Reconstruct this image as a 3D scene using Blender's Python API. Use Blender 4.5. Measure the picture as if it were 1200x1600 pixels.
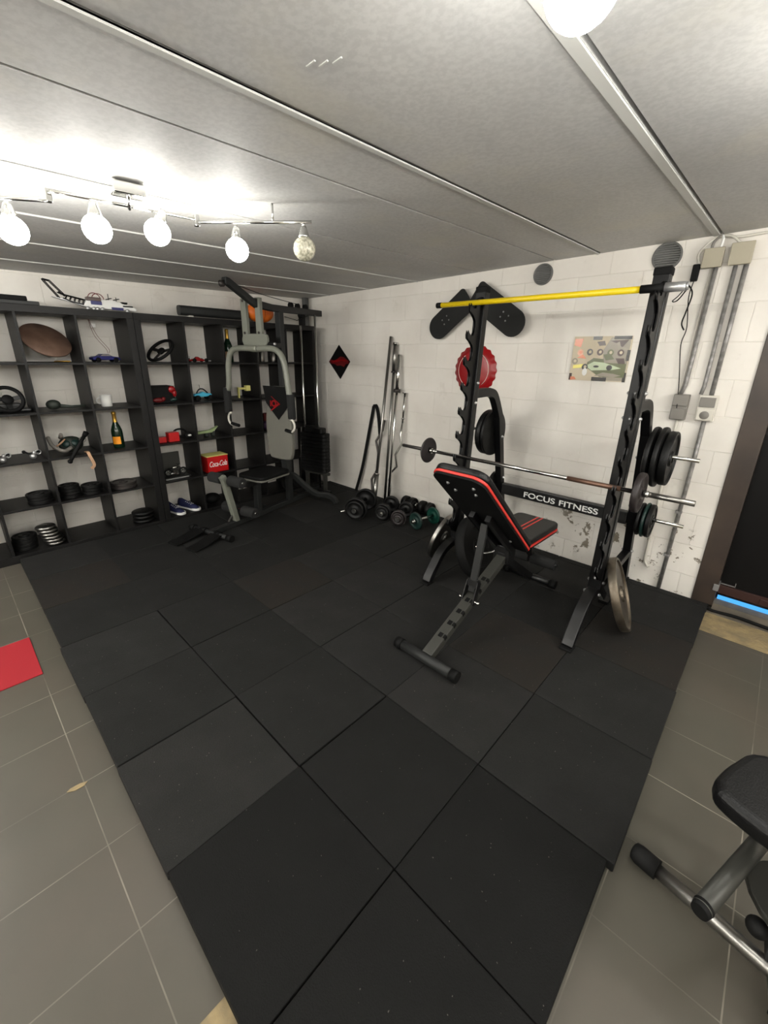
import bpy, bmesh, math, random
from mathutils import Vector, Matrix, Quaternion
random.seed(7)
PI = math.pi
SC = bpy.context.scene
COL = SC.collection
for o in list(bpy.data.objects):
    bpy.data.objects.remove(o)

# ------------------------------------------------------------------ camera, world, exposure
cam_d = bpy.data.cameras.new('camera')
cam = bpy.data.objects.new('camera', cam_d)
COL.objects.link(cam)
YAW, PITCH, ROLL = 0.75216, 0.32500, 0.017825
fw = Vector((-math.sin(YAW)*math.cos(PITCH), math.cos(YAW)*math.cos(PITCH), -math.sin(PITCH)))
r0 = fw.cross(Vector((0, 0, 1))).normalized()
u0 = r0.cross(fw)
rt = math.cos(ROLL)*r0 + math.sin(ROLL)*u0
up = -math.sin(ROLL)*r0 + math.cos(ROLL)*u0
R3 = Matrix((rt, up, -fw)).transposed()
cam.matrix_world = Matrix.Translation((4.3243, -3.2964, 1.5870)) @ R3.to_4x4()
cam_d.sensor_fit = 'VERTICAL'
cam_d.sensor_height = 32.0
cam_d.sensor_width = 24.0
cam_d.lens = 650.33/1600*32.0
cam_d.shift_y = -25.7/1600
cam_d.clip_start = 0.02
SC.camera = cam

SC.view_settings.view_transform = 'Standard'
SC.view_settings.look = 'None'
SC.view_settings.gamma = 1
SC.view_settings.use_curve_mapping = False
SC.view_settings.exposure = 3.42
BULB = 6.5
BULB_NEAR = 16.5
BULB_FILL = 25.0

w = bpy.data.worlds.new('world')
SC.world = w
w.use_nodes = True
w.node_tree.nodes['Background'].inputs[0].default_value = (0.05, 0.055, 0.06, 1)
w.node_tree.nodes['Background'].inputs[1].default_value = 0.3

# ------------------------------------------------------------------ materials
def lin(c):
    c = c/255.0
    return c/12.92 if c <= 0.04045 else ((c+0.055)/1.055)**2.4
def rgb(r, g, b):
    return (lin(r), lin(g), lin(b), 1)
MATS = {}
def mat(name, col, rough=0.5, metal=0.0, emit=None, estr=0, noise=None, bump=0, bscale=60, spec=0.5, coat=0):
    m = bpy.data.materials.new(name)
    m.use_nodes = True
    nt = m.node_tree
    b = nt.nodes['Principled BSDF']
    b.inputs['Base Color'].default_value = col
    b.inputs['Roughness'].default_value = rough
    b.inputs['Metallic'].default_value = metal
    b.inputs['Specular IOR Level'].default_value = spec
    b.inputs['Coat Weight'].default_value = coat
    if emit:
        b.inputs['Emission Color'].default_value = emit
        b.inputs['Emission Strength'].default_value = estr
    if noise or bump:
        tc = nt.nodes.new('ShaderNodeTexCoord')
        n = nt.nodes.new('ShaderNodeTexNoise')
        n.inputs['Scale'].default_value = noise[0] if noise else bscale
        n.inputs['Detail'].default_value = 6
        nt.links.new(tc.outputs['Object'], n.inputs['Vector'])
        if noise:
            r = nt.nodes.new('ShaderNodeMixRGB')
            r.inputs[1].default_value = col
            r.inputs[2].default_value = noise[1]
            cr = nt.nodes.new('ShaderNodeMapRange')
            cr.inputs[1].default_value = 0.38
            cr.inputs[2].default_value = 0.62
            nt.links.new(n.outputs['Fac'], cr.inputs[0])
            nt.links.new(cr.outputs[0], r.inputs[0])
            nt.links.new(r.outputs[0], b.inputs['Base Color'])
        if bump:
            n2 = nt.nodes.new('ShaderNodeTexNoise')
            n2.inputs['Scale'].default_value = bscale
            n2.inputs['Detail'].default_value = 4
            nt.links.new(tc.outputs['Object'], n2.inputs['Vector'])
            bp = nt.nodes.new('ShaderNodeBump')
            bp.inputs['Strength'].default_value = bump
            bp.inputs['Distance'].default_value = 0.01
            nt.links.new(n2.outputs['Fac'], bp.inputs['Height'])
            nt.links.new(bp.outputs[0], b.inputs['Normal'])
    MATS[name] = m
    return m

mat('black_paint', rgb(11, 11, 12), 0.4, 0.0, bump=0.03, bscale=300)
mat('black_matte', rgb(8, 8, 8), 0.7, spec=0.2)
mat('rack_black', rgb(9, 9, 10), 0.35, spec=0.3)
mat('cast_black', rgb(9, 9, 9), 0.5, spec=0.3, bump=0.08, bscale=200)
mat('cast_brown', rgb(34, 28, 28), 0.5, bump=0.1, bscale=200)
mat('rubber', rgb(11, 11, 11), 0.7, spec=0.25)
mat('foam', rgb(22, 22, 22), 0.9, bump=0.1, bscale=300)
mat('chrome', rgb(205, 205, 202), 0.16, 1.0)
mat('chrome_dull', rgb(150, 148, 144), 0.33, 1.0)
mat('old_iron', rgb(118, 110, 98), 0.42, 0.85, noise=(9, rgb(88, 78, 66)), bump=0.08, bscale=90)
mat('dark_iron', rgb(70, 66, 64), 0.4, 0.6)
mat('brown_reflection', rgb(120, 92, 78), 0.45, 0.7)  # brown of a reflection on the barbell, put into the colour
mat('grey_tube', rgb(116, 118, 108), 0.4)
mat('grey_pad', rgb(104, 103, 95), 0.6)
mat('dark_grey', rgb(34, 35, 35), 0.5, spec=0.35)
mat('steel_grey', rgb(62, 62, 58), 0.4, 0.3)
mat('shelf_wood', rgb(17, 16, 16), 0.5, noise=(14, rgb(13, 12, 12)), spec=0.3)
mat('vinyl', rgb(9, 9, 10), 0.42, spec=0.35, bump=0.15, bscale=220)
mat('red_trim', rgb(205, 52, 44), 0.5)
mat('red', rgb(138, 8, 14), 0.35)
mat('red_bright', rgb(180, 10, 14), 0.4)
mat('dark_red', rgb(100, 10, 14), 0.5)
mat('white', rgb(225, 225, 222), 0.5)
mat('off_white', rgb(200, 196, 186), 0.5)
mat('yellow', rgb(214, 186, 12), 0.35)
mat('orange', rgb(225, 110, 25), 0.55)
mat('label_orange', rgb(240, 150, 25), 0.5)
mat('gold', rgb(205, 160, 70), 0.3, 0.8)
mat('blue', rgb(20, 24, 96), 0.35)
mat('navy', rgb(16, 22, 62), 0.7)
mat('cyan', rgb(70, 180, 215), 0.4)
mat('green_dark', rgb(18, 40, 26), 0.12)
mat('green_plate', rgb(6, 60, 48), 0.45)
mat('teal_dark', rgb(16, 42, 38), 0.45)
mat('moss', rgb(38, 44, 38), 0.6)
mat('tan', rgb(176, 140, 110), 0.7)
mat('wood_board', rgb(110, 86, 72), 0.6, noise=(12, rgb(90, 68, 56)))
mat('beige_box', rgb(160, 153, 134), 0.5)
mat('grey_plastic', rgb(120, 116, 110), 0.5)
mat('conduit', rgb(150, 148, 146), 0.42, 0.3, noise=(30, rgb(118, 116, 114)))
mat('vent_grey', rgb(92, 92, 90), 0.6)
mat('door_brown', rgb(62, 51, 43), 0.45, noise=(5, rgb(50, 41, 35)))
mat('door_rust', rgb(48, 22, 16), 0.5)
mat('door_black', rgb(6, 5, 5), 0.5, spec=0.2)
mat('bluelight', rgb(20, 50, 80), 0.5, emit=rgb(70, 160, 235), estr=0.13)
mat('silver', rgb(175, 175, 175), 0.35, 0.7)
mat('strip_white', rgb(196, 196, 192), 0.7)
mat('gap_dark', rgb(10, 10, 10), 0.9)
mat('pale_green', rgb(150, 168, 120), 0.5)
mat('pale_yellow', rgb(222, 214, 130), 0.5)
mat('peach', rgb(228, 160, 120), 0.5)
mat('cream', rgb(196, 184, 160), 0.5)
mat('grip_tape', rgb(14, 15, 13), 0.8, bump=0.2, bscale=400)
mat('globe_on', rgb(250, 248, 240), 0.4, emit=(1.0, 0.975, 0.91, 1), estr=BULB)
mat('globe_near', rgb(250, 248, 240), 0.4, emit=(1.0, 0.98, 0.92, 1), estr=BULB_NEAR)
mat('globe_fill', rgb(250, 248, 240), 0.4, emit=(1.0, 0.985, 0.935, 1), estr=BULB_FILL)
mat('globe_off', rgb(214, 210, 190), 0.25, noise=(90, rgb(150, 148, 130)), coat=0.4)
mat('red_mat', rgb(148, 10, 26), 0.8)
mat('purple', rgb(52, 22, 58), 0.6)

def node_mat(name):
    m = bpy.data.materials.new(name)
    m.use_nodes = True
    MATS[name] = m
    return m, m.node_tree, m.node_tree.nodes['Principled BSDF']
def N(nt, t, **kw):
    n = nt.nodes.new(t)
    for k, v in kw.items():
        setattr(n, k, v)
    return n
def mapr(nt, src, a, b, c=0.0, d=1.0):
    n = N(nt, 'ShaderNodeMapRange')
    for i, v in enumerate((a, b, c, d)):
        n.inputs[i+1].default_value = v
    nt.links.new(src, n.inputs[0])
    return n.outputs[0]
def mixc(nt, fac, a, b):
    n = N(nt, 'ShaderNodeMixRGB')
    for i, v in ((0, fac), (1, a), (2, b)):
        if hasattr(v, 'is_linked') or hasattr(v, 'links'):
            nt.links.new(v, n.inputs[i])
        else:
            n.inputs[i].default_value = v
    return n.outputs[0]
def noise(nt, vec, scale, detail=5, rough=0.55):
    n = N(nt, 'ShaderNodeTexNoise')
    n.inputs['Scale'].default_value = scale
    n.inputs['Detail'].default_value = detail
    n.inputs['Roughness'].default_value = rough
    nt.links.new(vec, n.inputs['Vector'])
    return n.outputs['Fac']
def math_n(nt, op, a, b):
    n = N(nt, 'ShaderNodeMath', operation=op)
    for i, v in ((0, a), (1, b)):
        if hasattr(v, 'links'):
            nt.links.new(v, n.inputs[i])
        else:
            n.inputs[i].default_value = v
    return n.outputs[0]

def block_wall(name, swap=False):
    m, nt, b = node_mat(name)
    tc = N(nt, 'ShaderNodeTexCoord')
    sep = N(nt, 'ShaderNodeSeparateXYZ')
    nt.links.new(tc.outputs['Object'], sep.inputs[0])
    hx = math_n(nt, 'ADD', sep.outputs[1 if swap else 0], -2.88+40.0)
    hz = math_n(nt, 'ADD', sep.outputs[2], -0.192+0.2155*20)
    cmb = N(nt, 'ShaderNodeCombineXYZ')
    nt.links.new(hx, cmb.inputs[0]); nt.links.new(hz, cmb.inputs[1])
    nz = N(nt, 'ShaderNodeTexNoise'); nz.inputs['Scale'].default_value = 7
    nt.links.new(tc.outputs['Object'], nz.inputs['Vector'])
    sc = N(nt, 'ShaderNodeVectorMath', operation='SCALE'); sc.inputs['Scale'].default_value = 0.010
    nt.links.new(nz.outputs['Color'], sc.inputs[0])
    ad = N(nt, 'ShaderNodeVectorMath', operation='ADD')
    nt.links.new(cmb.outputs[0], ad.inputs[0]); nt.links.new(sc.outputs[0], ad.inputs[1])
    br = N(nt, 'ShaderNodeTexBrick')
    br.offset = 0.5
    br.inputs['Scale'].default_value = 1.0
    br.inputs['Brick Width'].default_value = 0.40
    br.inputs['Row Height'].default_value = 0.2155
    br.inputs['Mortar Size'].default_value = 0.004
    br.inputs['Mortar Smooth'].default_value = 1.0
    br.inputs['Color1'].default_value = (1, 1, 1, 1)
    br.inputs['Color2'].default_value = (0.965, 0.965, 0.965, 1)
    br.inputs['Mortar'].default_value = (0.93, 0.925, 0.91, 1)
    nt.links.new(ad.outputs[0], br.inputs['Vector'])
    big = mapr(nt, noise(nt, tc.outputs['Object'], 1.7, 6, 0.6), 0.35, 0.7)
    base = mixc(nt, big, rgb(228, 224, 217), rgb(214, 209, 201))
    mul = N(nt, 'ShaderNodeMixRGB', blend_type='MULTIPLY'); mul.inputs[0].default_value = 1
    nt.links.new(base, mul.inputs[1]); nt.links.new(br.outputs['Color'], mul.inputs[2])
    # scuffs
    scf = mapr(nt, noise(nt, tc.outputs['Object'], 4.2, 8, 0.7), 0.60, 0.72, 0, 0.35)
    c2 = mixc(nt, scf, mul.outputs[0], rgb(176, 168, 156))
    # flaked paint low down on the wall
    low = mapr(nt, sep.outputs[2], 0.12, 0.52, 1, 0)
    fl = mapr(nt, noise(nt, tc.outputs['Object'], 7.5, 9, 0.65), 0.565, 0.58)
    flx = mapr(nt, sep.outputs[0], 2.9, 3.3)
    fm = math_n(nt, 'MULTIPLY', fl, mapr(nt, low, 0.0, 0.12))
    fm = math_n(nt, 'MULTIPLY', fm, flx) if not swap else math_n(nt, 'MULTIPLY', fm, 0.0)
    c3 = mixc(nt, fm, c2, rgb(128, 120, 106))
    nt.links.new(c3, b.inputs['Base Color'])
    b.inputs['Roughness'].default_value = 0.55
    b.inputs['Specular IOR Level'].default_value = 0.3
    hgt = math_n(nt, 'ADD', mapr(nt, br.outputs['Fac'], 0, 1, 1, 0.0),
                 math_n(nt, 'MULTIPLY', noise(nt, tc.outputs['Object'], 35, 6), 0.35))
    hgt = math_n(nt, 'SUBTRACT', hgt, math_n(nt, 'MULTIPLY', fm, 0.6))
    bp = N(nt, 'ShaderNodeBump'); bp.inputs['Strength'].default_value = 0.4; bp.inputs['Distance'].default_value = 0.006
    nt.links.new(hgt, bp.inputs['Height']); nt.links.new(bp.outputs[0], b.inputs['Normal'])
block_wall('block_wall')
block_wall('plaster_wall', True)
MATS['plaster_wall'].node_tree.nodes['Brick Texture'].inputs['Mortar'].default_value = (0.95, 0.95, 0.94, 1)

def ceiling_mat():
    m, nt, b = node_mat('concrete_ceiling')
    tc = N(nt, 'ShaderNodeTexCoord')
    mp = N(nt, 'ShaderNodeMapping'); mp.inputs['Scale'].default_value = (1, 0.45, 1)
    nt.links.new(tc.outputs['Object'], mp.inputs[0])
    a = mapr(nt, noise(nt, mp.outputs[0], 1.6, 8, 0.62), 0.36, 0.66)
    c = mixc(nt, a, rgb(178, 178, 177), rgb(198, 197, 194))
    f = mapr(nt, noise(nt, tc.outputs['Object'], 60, 4), 0.4, 0.6, 0, 0.18)
    c = mixc(nt, f, c, rgb(120, 120, 120))
    y = mapr(nt, noise(nt, tc.outputs['Object'], 2.3, 6, 0.6), 0.52, 0.68, 0, 0.35)
    c = mixc(nt, y, c, rgb(204, 199, 182))
    nt.links.new(c, b.inputs['Base Color'])
    b.inputs['Roughness'].default_value = 0.62
    bp = N(nt, 'ShaderNodeBump'); bp.inputs['Strength'].default_value = 0.15; bp.inputs['Distance'].default_value = 0.003
    nt.links.new(noise(nt, tc.outputs['Object'], 22, 8, 0.7), bp.inputs['Height'])
    nt.links.new(bp.outputs[0], b.inputs['Normal'])
ceiling_mat()

def tile_mat():
    m, nt, b = node_mat('floor_tile')
    tc = N(nt, 'ShaderNodeTexCoord')
    mp = N(nt, 'ShaderNodeMapping')
    mp.inputs['Location'].default_value = (-0.195+3.125, 3.225+3.16, 0)
    nt.links.new(tc.outputs['Object'], mp.inputs[0])
    br = N(nt, 'ShaderNodeTexBrick'); br.offset = 0
    br.inputs['Scale'].default_value = 1.0
    br.inputs['Brick Width'].default_value = 0.3125
    br.inputs['Row Height'].default_value = 0.316
    br.inputs['Mortar Size'].default_value = 0.0022
    br.inputs['Mortar Smooth'].default_value = 0.3
    br.inputs['Color1'].default_value = rgb(81, 78, 70)
    br.inputs['Color2'].default_value = rgb(76, 73, 65)
    br.inputs['Mortar'].default_value = rgb(138, 133, 122)
    nt.links.new(mp.outputs[0], br.inputs['Vector'])
    vis = mapr(nt, noise(nt, tc.outputs['Object'], 1.7, 3), 0.44, 0.60, 0.15, 1.0)
    gr = math_n(nt, 'MULTIPLY', br.outputs['Fac'], vis)
    tl = mixc(nt, mapr(nt, noise(nt, tc.outputs['Object'], 2.0, 2), 0.4, 0.6), rgb(81, 78, 70), rgb(76, 73, 65))
    tl = mixc(nt, gr, tl, rgb(136, 130, 118))
    f = mapr(nt, noise(nt, tc.outputs['Object'], 2.4, 6), 0.4, 0.65, 0, 0.35)
    c = mixc(nt, f, tl, rgb(88, 79, 71))
    nt.links.new(c, b.inputs['Base Color'])
    b.inputs['Roughness'].default_value = 0.42
    b.inputs['Specular IOR Level'].default_value = 0.35
    bp = N(nt, 'ShaderNodeBump'); bp.inputs['Strength'].default_value = 0.3; bp.inputs['Distance'].default_value = 0.002
    nt.links.new(mapr(nt, br.outputs['Fac'], 0, 1, 1, 0), bp.inputs['Height'])
    nt.links.new(bp.outputs[0], b.inputs['Normal'])
tile_mat()

def rubber_mats():
    for i, (c1, c2) in enumerate((((37, 37, 36), (30, 30, 29)), ((31, 31, 30), (25, 25, 24)), ((40, 39, 38), (32, 32, 31)), ((34, 33, 31), (38, 34, 30)), ((13, 13, 12), (9, 9, 8)), ((21, 21, 20), (16, 16, 15)))):
        m, nt, b = node_mat('rubber_mat_%d' % i)
        tc = N(nt, 'ShaderNodeTexCoord')
        f = mapr(nt, noise(nt, tc.outputs['Object'], 5, 7, 0.65), 0.35, 0.65)
        c = mixc(nt, f, rgb(*c1), rgb(*c2))
        g = mapr(nt, noise(nt, tc.outputs['Object'], 260, 2), 0.35, 0.7, 0, 0.5)
        c = mixc(nt, g, c, rgb(14, 14, 14))
        s = mapr(nt, noise(nt, tc.outputs['Object'], 95, 1), 0.775, 0.80, 0, 0.75)
        c = mixc(nt, s, c, rgb(112, 110, 104))
        nt.links.new(c, b.inputs['Base Color'])
        b.inputs['Roughness'].default_value = 0.8
        b.inputs['Specular IOR Level'].default_value = 0.22
        bp = N(nt, 'ShaderNodeBump'); bp.inputs['Strength'].default_value = 0.5; bp.inputs['Distance'].default_value = 0.003
        nt.links.new(noise(nt, tc.outputs['Object'], 220, 3), bp.inputs['Height'])
        nt.links.new(bp.outputs[0], b.inputs['Normal'])
rubber_mats()
mat('concrete_tan', rgb(150, 132, 96), 0.8, noise=(14, rgb(124, 110, 84)), bump=0.3, bscale=50)
mat('concrete_grey', rgb(108, 100, 88), 0.7, noise=(12, rgb(90, 84, 76)), bump=0.2, bscale=50)

# ------------------------------------------------------------------ mesh builder
def V(*a):
    return Vector(a)
class G:
    def __init__(s):
        s.v = []; s.f = []; s.sm = []
    def add(s, vs, fs, smooth=False):
        n = len(s.v)
        s.v += [Vector(x) for x in vs]
        s.f += [tuple(i+n for i in q) for q in fs]
        s.sm += [smooth]*len(fs)
        return s
    def box(s, x0, x1, y0, y1, z0, z1, M=None):
        vs = [V(x, y, z) for x in (x0, x1) for y in (y0, y1) for z in (z0, z1)]
        if M is not None:
            vs = [M @ p for p in vs]
        return s.add(vs, [(0, 1, 3, 2), (4, 6, 7, 5), (0, 4, 5, 1), (2, 3, 7, 6), (0, 2, 6, 4), (1, 5, 7, 3)])
    def tube(s, pts, r, n=12, cap=True, smooth=True):
        pts = [Vector(p) for p in pts]
        rs = r if isinstance(r, (list, tuple)) else [r]*len(pts)
        vs = []; prev = None
        for i, p in enumerate(pts):
            t = ((pts[min(i+1, len(pts)-1)]-p).normalized() + (p-pts[max(i-1, 0)]).normalized()).normalized()
            if prev is None:
                a = V(0, 0, 1) if abs(t.z) < 0.9 else V(1, 0, 0)
                u = t.cross(a).normalized()
            else:
                u = (prev - t*prev.dot(t)).normalized()
            prev = u
            w_ = t.cross(u)
            for k in range(n):
                a = 2*PI*k/n
                vs.append(p + rs[i]*(math.cos(a)*u + math.sin(a)*w_))
        fs = []
        for i in range(len(pts)-1):
            for k in range(n):
                a = i*n+k; b = i*n+(k+1) % n
                fs.append((a, b, b+n, a+n))
        s.add(vs, fs, smooth)
        if cap:
            c = len(s.v)-len(vs)
            s.f.append(tuple(c+k for k in reversed(range(n)))); s.sm.append(False)
            c2 = c+(len(pts)-1)*n
            s.f.append(tuple(c2+k for k in range(n))); s.sm.append(False)
        return s
    def rect(s, pts, wd, h, side):
        # rectangular section swept along pts; wd along the fixed side vector, h across it
        pts = [Vector(p) for p in pts]; side = Vector(side).normalized()
        vs = []
        for i, p in enumerate(pts):
            t0 = (pts[min(i+1, len(pts)-1)]-pts[i]); t1 = (pts[i]-pts[max(i-1, 0)])
            t = (t0.normalized()+t1.normalized()).normalized()
            sd = (side-t*side.dot(t)).normalized()
            nn = t.cross(sd).normalized()
            k = 1.0
            if t0.length > 0 and t1.length > 0:
                k = 1/max(0.5, t.dot(t0.normalized()))
            for a, b in ((-1, -1), (1, -1), (1, 1), (-1, 1)):
                vs.append(p + sd*wd/2*a + nn*h/2*b*k)
        fs = [(3, 2, 1, 0)]
        for i in range(len(pts)-1):
            for k in range(4):
                a = i*4+k; b = i*4+(k+1) % 4
                fs.append((a, b, b+4, a+4))
        c = (len(pts)-1)*4
        fs.append((c, c+1, c+2, c+3))
        return s.add(vs, fs)
    def lathe(s, prof, M=None, n=32, smooth=True, closed=False):
        # prof: (radius, height) list, about local z
        vs = []
        for r, z in prof:
            for k in range(n):
                a = 2*PI*k/n
                vs.append(V(r*math.cos(a), r*math.sin(a), z))
        if M is not None:
            vs = [M @ p for p in vs]
        fs = []
        m = len(prof)
        for i in range(m if closed else m-1):
            j = (i+1) % m
            for k in range(n):
                fs.append((i*n+k, i*n+(k+1) % n, j*n+(k+1) % n, j*n+k))
        return s.add(vs, fs, smooth)
    def sphere(s, c, r, n=20, sc=(1, 1, 1), M=None):
        prof = [(max(1e-4, r*math.sin(PI*i/(n//2))), -r*math.cos(PI*i/(n//2))) for i in range(n//2+1)]
        T = Matrix.Translation(Vector(c)) @ (M or Matrix.Identity(4)) @ Matrix.Diagonal((sc[0], sc[1], sc[2], 1))
        return s.lathe(prof, T, n)
    def prism(s, poly, o, ux, uy, th):
        # poly in (a, b); extruded along th vector both ways by half
        o = Vector(o); ux = Vector(ux); uy = Vector(uy); th = Vector(th)
        n = len(poly)
        vs = [o+ux*a+uy*b-th/2 for a, b in poly]+[o+ux*a+uy*b+th/2 for a, b in poly]
        fs = [tuple(range(n))[::-1], tuple(range(n, 2*n))]
        for k in range(n):
            fs.append((k, (k+1) % n, n+(k+1) % n, n+k))
        return s.add(vs, fs)
    def torus(s, c, axis, Rr, r, n=36, k=10, a0=0, a1=2*PI, flat=1.0):
        q = Vector(axis).normalized().to_track_quat('Z', 'Y').to_matrix().to_4x4()
        T = Matrix.Translation(Vector(c)) @ q
        full = abs(a1-a0-2*PI) < 1e-6
        m = n if full else n+1
        vs = []
        for i in range(m):
            a = a0+(a1-a0)*i/n
            for j in range(k):
                b = 2*PI*j/k
                vs.append(T @ V((Rr+r*math.cos(b))*math.cos(a), (Rr+r*math.cos(b))*math.sin(a), r*math.sin(b)*flat))
        fs = []
        for i in range(n):
            i2 = (i+1) % m
            for j in range(k):
                fs.append((i*k+j, i2*k+j, i2*k+(j+1) % k, i*k+(j+1) % k))
        return s.add(vs, fs, True)

def AX(c, axis, roll=0):
    """matrix taking local z to axis, origin to c"""
    q = Vector(axis).normalized().to_track_quat('Z', 'Y').to_matrix().to_4x4()
    return Matrix.Translation(Vector(c)) @ q @ Matrix.Rotation(roll, 4, 'Z')

def rrect(w_, h, r, n=5, r2=None):
    r2 = r if r2 is None else r2
    out = []
    for cx, cy, a0, rr in ((w_/2-r, h/2-r, 0, r), (-w_/2+r, h/2-r, PI/2, r), (-w_/2+r2, -h/2+r2, PI, r2), (w_/2-r2, -h/2+r2, 1.5*PI, r2)):
        for k in range(n+1):
            a = a0+PI/2*k/n
            out.append((cx+rr*math.cos(a), cy+rr*math.sin(a)))
    return out
def bez(pts, n=8):
    """smooth catmull-rom through pts"""
    P = [Vector(p) for p in pts]
    out = []
    for i in range(len(P)-1):
        p0 = P[max(i-1, 0)]; p1 = P[i]; p2 = P[i+1]; p3 = P[min(i+2, len(P)-1)]
        for k in range(n):
            t = k/n
            out.append(0.5*((2*p1)+(p2-p0)*t+(2*p0-5*p1+4*p2-p3)*t*t+(3*p1-p0-3*p2+p3)*t**3))
    out.append(P[-1])
    return out

ORG = {}
def root_of(o):
    while o.parent:
        o = o.parent
    return o
def obj(name, g, m, parent=None, bevel=0, segs=2, label=None):
    me = bpy.data.meshes.new(name)
    off = V(0, 0, 0)
    if parent is not None:
        off = ORG.get(root_of(parent).name, off)
    me.from_pydata([tuple(p-off) for p in g.v], [], g.f)
    me.polygons.foreach_set('use_smooth', g.sm)
    me.update()
    bm = bmesh.new(); bm.from_mesh(me)
    bmesh.ops.recalc_face_normals(bm, faces=bm.faces)
    bm.to_mesh(me); bm.free()
    me.materials.append(MATS[m])
    o = bpy.data.objects.new(name, me)
    COL.objects.link(o)
    if parent is not None:
        o.parent = parent
    if bevel:
        b = o.modifiers.new('bevel', 'BEVEL'); b.width = bevel; b.segments = segs
        b.limit_method = 'ANGLE'; b.angle_limit = math.radians(40)
    if label:
        o['label'] = label
    return o
def single(name, g, m, label, cat, group=None, bevel=0, origin=None, kind=None):
    o = obj(name, g, m, None, bevel)
    if origin is not None:
        d = Vector(origin)
        o.data.transform(Matrix.Translation(-d)); o.location = d
    return tag(o, label, cat, group, kind)
def tag(o, label, cat, group=None, kind=None):
    o['label'] = label; o['category'] = cat
    if group: o['group'] = group
    if kind: o['kind'] = kind
    return o
def thing(name, label, cat, loc=(0, 0, 0), group=None):
    o = bpy.data.objects.new(name, None)
    o.empty_display_size = 0.05
    COL.objects.link(o)
    o.location = loc
    ORG[o.name] = Vector(loc)
    return tag(o, label, cat, group)
def struct(name, g, m, parent=None, bevel=0):
    o = obj(name, g, m, parent, bevel)
    if parent is None:
        o['kind'] = 'structure'
    return o
def copy_tree(o, parent=None):
    c = o.copy(); COL.objects.link(c)
    if parent is not None: c.parent = parent
    for ch in list(o.children):
        copy_tree(ch, c)
    return c
def text_mesh(s, size, M, name, m, parent, extrude=0.0006, shear=0.0, space=1.0, bold=0.0, xs=1.0):
    cu = bpy.data.curves.new('t', 'FONT')
    cu.body = s; cu.size = size; cu.extrude = extrude; cu.shear = shear
    cu.space_character = space; cu.offset = bold
    cu.align_x = 'CENTER'; cu.align_y = 'CENTER'
    to = bpy.data.objects.new('t', cu); COL.objects.link(to)
    bpy.context.view_layer.update()
    dg = bpy.context.evaluated_depsgraph_get()
    me = bpy.data.meshes.new_from_object(to.evaluated_get(dg))
    COL.objects.unlink(to); bpy.data.objects.remove(to)
    me.transform(Matrix.Diagonal((xs, 1, 1, 1)))
    off = ORG.get(root_of(parent).name, V(0, 0, 0)) if parent else V(0, 0, 0)
    me.transform(Matrix.Translation(-off) @ M)
    me.materials.clear(); me.materials.append(MATS[m])
    o = bpy.data.objects.new(name, me); COL.objects.link(o)
    o.parent = parent
    return o

# ------------------------------------------------------------------ setting
def HC(x, y):
    return 2.205+0.01747*x+0.02264*y
XL, XR, YF = -0.10, 6.4, -6.2
struct('floor', G().box(XL-0.2, XR+0.2, YF-0.2, 0.6, -0.1, 0.0), 'floor_tile')
g = G()
g.box(XL-0.2, 4.165, 0, 0.2, 0, 2.5)
g.box(5.16, XR+0.2, 0, 0.2, 0, 2.5)
g.box(4.165, 5.16, 0, 0.2, 2.06, 2.5)
struct('wall_back', g, 'block_wall')
struct('wall_left', G().box(XL-0.2, XL, YF, 0, 0, 2.5), 'plaster_wall')
struct('wall_right', G().box(XR, XR+0.2, YF, 0, 0, 2.5), 'plaster_wall')
struct('wall_front', G().box(XL-0.2, XR+0.2, YF-0.2, YF, 0, 2.5), 'plaster_wall')
joints = [0.37, 1.0, 1.628, 2.257, 2.885, 3.197, 3.846, 4.48, 5.1, 5.75]
g = G(); edges = [XL-0.2]+joints+[XR+0.2]
for i in range(len(edges)-1):
    a = edges[i]+(0.007 if i else 0); b = edges[i+1]-(0.007 if i < len(edges)-2 else 0)
    vs = [V(x, y, HC(x, y)+dz) for dz in (0, 0.12) for (x, y) in ((a, YF-0.2), (b, YF-0.2), (b, 0.2), (a, 0.2))]
    g.add(vs, [(0, 1, 2, 3), (7, 6, 5, 4), (0, 4, 5, 1), (1, 5, 6, 2), (2, 6, 7, 3), (3, 7, 4, 0)])
struct('ceiling', g, 'concrete_ceiling')
g = G()
for j in joints:
    vs = [V(x, y, HC(x, y)+dz) for dz in (0.03, 0.04) for (x, y) in ((j-0.007, YF), (j+0.007, YF), (j+0.007, 0), (j-0.007, 0))]
    g.add(vs, [(0, 1, 2, 3), (7, 6, 5, 4), (0, 4, 5, 1), (1, 5, 6, 2), (2, 6, 7, 3), (3, 7, 4, 0)])
struct('trim_1', g, 'gap_dark')
for n_, (j, wd, o_) in enumerate(((3.197, 0.020, 0.007), (3.846, 0.030, 0.009), (1.628, 0.008, 0.006), (1.0, 0.008, 0.006), (0.37, 0.008, 0.006))):
    g = G()
    a, b = j-o_-wd, j-o_
    vs = [V(x, y, HC(x, y)+dz) for dz in (-0.005, 0.004) for (x, y) in ((a, YF), (b, YF), (b, -0.002), (a, -0.002))]
    g.add(vs, [(0, 1, 2, 3), (7, 6, 5, 4), (0, 4, 5, 1), (1, 5, 6, 2), (2, 6, 7, 3), (3, 7, 4, 0)])
    struct('trim_%d' % (n_+2), g, 'strip_white')
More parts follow.
